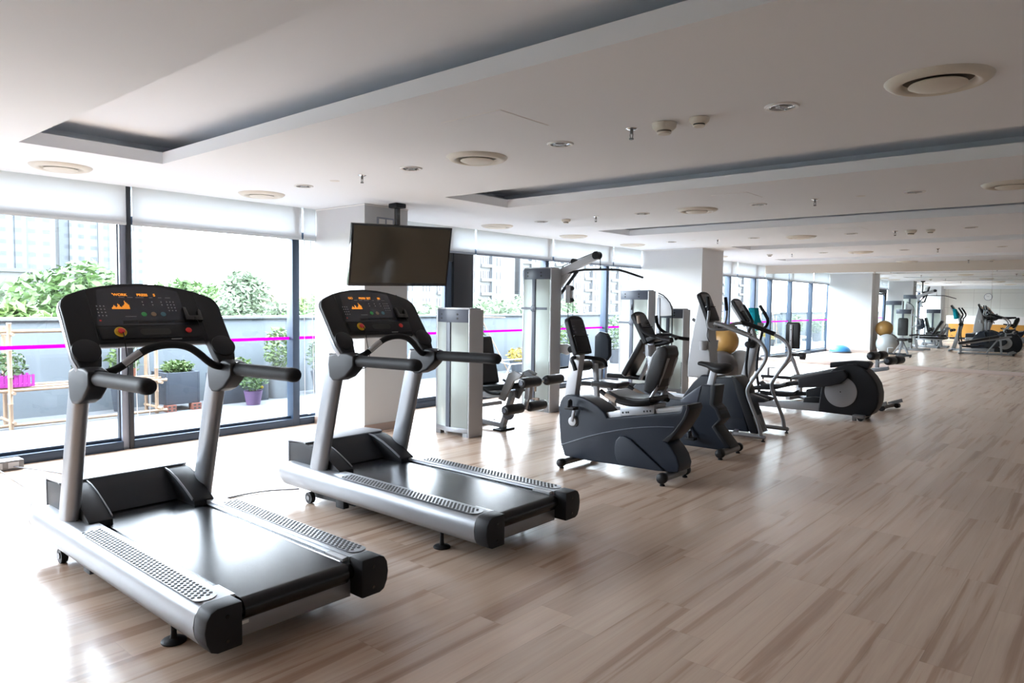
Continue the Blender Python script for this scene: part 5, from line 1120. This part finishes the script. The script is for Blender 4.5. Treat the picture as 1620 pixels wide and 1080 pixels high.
b = MB(); rod(b, [(-9.3,10.2,-.01),(-9.3,10.4,.34),(-9.3,11.6,.34),(-9.3,11.8,-.01)], .014, 8, 0); rod(b, [(-8.9,10.2,-.01),(-8.9,10.4,.30),(-8.9,11.6,.30),(-8.9,11.8,-.01)], .014, 8, 0); b.cyl((-9.3,10.4,.34),(-8.9,10.4,.30),.012,8); b.cyl((-9.3,11.6,.34),(-8.9,11.6,.30),.012,8); b.build('tube_frame', 'white_plastic', t)

# ================================================================== BEYOND THE TERRACE
def tree(x, y, z, r, n, s, m, label, seed, st=(1,1,1), group='trees beyond the terrace wall', blobs=7, tr=.12):
    t = thing('tree', label, 'tree', (x, y, -9), group)
    rnd = random.Random(seed); b = MB()
    for k in range(blobs):
        a = rnd.uniform(0,2*PI); q = r*.55*math.sqrt(rnd.random()) if k else 0
        c = (x+math.cos(a)*q*st[0], y+math.sin(a)*q*st[1], z+rnd.uniform(-.45,.45)*r*st[2]+(.2*r if not k else 0))
        leaf_cloud(b, c, r*rnd.uniform(.42,.62), n//blobs, s, seed*31+k, stretch=st)
    b.build('foliage', m, t, flip=False)
    b = MB(); b.tube([(x,y,-9),(x+.1,y,z-r*st[2]*.8),(x,y,z)], [tr*1.6,tr,tr*.4], 8); b.build('trunk', 'bark', t)
TR = [(-17.5,5.85,.95,1.40,5200,.13,'leaf','leafy tree with bright green leaves behind the near treadmill console',1,(1,1.25,.85)),
 (-14.6,3.75,.75,.80,2400,.12,'leaf_light','low bright shrub crown left of the leafy tree, behind the bamboo rack',2,(1,1.2,.7)),
 (-19.5,8.75,1.45,1.05,2000,.12,'leaf','thin-leaved branch of green rising right of the near treadmill console',3,(.8,1.25,.65)),
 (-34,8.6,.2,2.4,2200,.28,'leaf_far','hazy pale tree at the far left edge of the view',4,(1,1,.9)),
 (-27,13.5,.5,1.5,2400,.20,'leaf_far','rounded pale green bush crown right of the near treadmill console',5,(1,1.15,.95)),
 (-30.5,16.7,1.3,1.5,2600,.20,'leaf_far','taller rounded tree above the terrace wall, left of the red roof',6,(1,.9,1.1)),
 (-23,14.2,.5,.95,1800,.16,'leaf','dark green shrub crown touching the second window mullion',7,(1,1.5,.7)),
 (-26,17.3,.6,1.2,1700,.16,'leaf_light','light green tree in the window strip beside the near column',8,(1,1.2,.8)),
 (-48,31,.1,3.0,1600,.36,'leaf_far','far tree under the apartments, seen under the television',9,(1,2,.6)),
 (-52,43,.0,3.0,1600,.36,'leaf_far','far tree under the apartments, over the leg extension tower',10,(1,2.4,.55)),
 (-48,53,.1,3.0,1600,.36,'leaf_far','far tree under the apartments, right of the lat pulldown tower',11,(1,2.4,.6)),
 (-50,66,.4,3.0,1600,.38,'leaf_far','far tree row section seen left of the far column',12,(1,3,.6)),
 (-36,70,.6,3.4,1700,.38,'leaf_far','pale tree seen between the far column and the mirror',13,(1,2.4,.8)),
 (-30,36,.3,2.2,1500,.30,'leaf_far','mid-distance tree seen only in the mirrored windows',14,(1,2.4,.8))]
for a in TR: tree(*a[:7], a[7], a[8], a[9])

def tower_block(y0, y1, x, h, label, dx=12):
    t = thing('tower_block', label, 'building', (x, (y0+y1)/2, -9), 'hazy residential towers')
    b = MB(); b.box(x-dx, x, y0, y1, -9, h); n = int((y1-y0)/7)
    b.build('wall', 'tower', t)
    b = MB(); 
    for i in range(n):
        yy = y0+3.5+i*7; b.box(x, x+.4, yy-1.2, yy+1.2, -9, h-2)
    b.build('balcony_stack', 'tower', t)
tower_block(44, 62, -205, 64, 'pale residential tower at the left edge of the first window')
tower_block(65, 86, -212, 70, 'pale residential tower filling the first window right of its neighbour')
tower_block(18, 40, -200, 60, 'pale residential tower outside the left edge of the frame')
# white low building in front of the towers
t = thing('low_building', 'white low building in front of the towers, left of the leafy tree', 'building', (-120,40,-9))
b = MB(); b.box(-128,-120,26,46,-9,5.0); b.build('wall', 'apartment', t)
b = MB(); b.box(-128.4,-119.6,25.6,46.4,5.0,5.5); b.build('roof', 'apartment2', t)
t = thing('red_roofed_house', 'far house with a faded red roof left of the second mullion', 'building', (-70,42,-9))
b = MB(); b.box(-78,-70,40,47,-9,.9); b.build('wall', 'apartment', t)
b = MB(); b.prism([(39.4,.9),(47.6,.9),(46,2.3),(41,2.3)], -78.5, -69.5, 'x'); b.build('roof', 'roof_red', t)

def apartments(y0, y1, x, zt, label, seed, bay=3.9):
    t = thing('apartment_block', label, 'building', (x, (y0+y1)/2, -9), 'white apartment blocks')
    b = MB(); b.box(x-14, x, y0, y1, -9, zt); b.build('wall', 'apartment', t)
    rnd = random.Random(seed); proto = {}
    nb = int((y1-y0)/bay); cnt = 0; zs = []
    z = zt-2.2
    while z > -4 and len(zs) < 8: zs.append(z); z -= 2.75
    for i in range(nb):
        kind = i % 3
        for z in zs:
            if cnt >= 96: break
            w = (2.6, 1.0, 1.5)[kind]; y = y0+bay*(i+.5); key = (kind,)
            if key not in proto:
                m = MB(); m.box(x+.02, x+.06, y-w/2, y+w/2, z, z+1.5); m.cur = 1
                for k in range(int(w/.65)+1): yy = y-w/2+k*(w/(int(w/.65)+0.0001) if int(w/.65) else w); m.box(x+.06, x+.12, yy-.05, yy+.05, z, z+1.5)
                if kind == 0: m.box(x+.02, x+.5, y-w/2-.2, y+w/2+.2, z-.5, z-.4); m.box(x+.42, x+.5, y-w/2-.2, y+w/2+.2, z-.4, z+.1)
                o = m.build('window', ['apt_window', 'apartment'], t); proto[key] = (o, y, z)
            else:
                src, py, pz = proto[key]; o = src.copy(); COL.objects.link(o); o.parent = t; o.location = src.location + Vector((0, y-py, z-pz))
            cnt += 1
    for i in range(nb+1):
        if i % 3 == 1 or i == 0:
            m = MB(); yy = y0+bay*i; m.box(x, x+.5, yy-.5, yy+.5, -9, zt); m.build('pilaster', 'apartment2', t)
apartments(66, 112, -95, 16.5, 'white apartment block seen under the television and over the leg extension tower', 2)
apartments(116, 168, -97, 18, 'white apartment block behind the lat pulldown machine', 4)
apartments(178, 236, -90, 21, 'white apartment block seen between the far column and the mirror', 6)

# ================================================================== LIGHT, CAMERA
w = bpy.data.worlds.new('sky'); SC.world = w; w.use_nodes = True
nt = w.node_tree; bg = nt.nodes['Background']
tc = nt.nodes.new('ShaderNodeTexCoord'); sp = nt.nodes.new('ShaderNodeSeparateXYZ'); rp = nt.nodes.new('ShaderNodeValToRGB')
nt.links.new(tc.outputs['Generated'], sp.inputs[0]); nt.links.new(sp.outputs['Z'], rp.inputs[0]); nt.links.new(rp.outputs[0], bg.inputs[0])
rp.color_ramp.elements[0].position = 0; rp.color_ramp.elements[0].color = (.88,.94,1,1); rp.color_ramp.elements[1].position = .7; rp.color_ramp.elements[1].color = (.76,.87,1.0,1)
SKY = 3.0
bg.inputs[1].default_value = SKY
# daylight portal in the window plane (sampling aid only: it gives off nothing itself)
pl = bpy.data.lights.new('daylight_portal', 'AREA'); pl.shape = 'RECTANGLE'; pl.size = MY-BY-.1; pl.size_y = 2.45; pl.cycles.is_portal = True
po = bpy.data.objects.new('daylight_portal', pl); COL.objects.link(po); po.location = (WX-.12, (MY+BY)/2, 1.33)
po.rotation_euler = Matrix(((0,0,-1),(1,0,0),(0,-1,0))).to_euler()

cam = bpy.data.cameras.new('camera'); co = bpy.data.objects.new('camera', cam); COL.objects.link(co); SC.camera = co
yaw, pitch, roll = .706178, .0551330, -.012099
cyw, syw = math.cos(yaw), math.sin(yaw)
f = Vector((-syw,cyw,0)); r = Vector((cyw,syw,0)); dn = Vector((0,0,-1))
f2 = f*math.cos(pitch)+dn*math.sin(pitch); d2 = dn*math.cos(pitch)-f*math.sin(pitch)
r3 = r*math.cos(roll)+d2*math.sin(roll); d3 = d2*math.cos(roll)-r*math.sin(roll)
mt = Matrix((r3, -d3, -f2)).transposed().to_4x4(); mt.translation = (0,0,1.5)
co.matrix_world = mt
cam.sensor_width = 36; cam.lens = 1121.5/1620*36; cam.clip_end = 1000; cam.clip_start = .05
SC.cycles.use_denoising = True
SC.cycles.max_bounces = 10; SC.cycles.diffuse_bounces = 6; SC.cycles.glossy_bounces = 5; SC.cycles.transparent_max_bounces = 16
SC.cycles.caustics_reflective = False; SC.cycles.caustics_refractive = False; SC.cycles.sample_clamp_indirect = 6
vs = SC.view_settings; vs.view_transform = 'Standard'; vs.look = 'None'; vs.gamma = 1; vs.exposure = 3.22
vs.use_curve_mapping = False
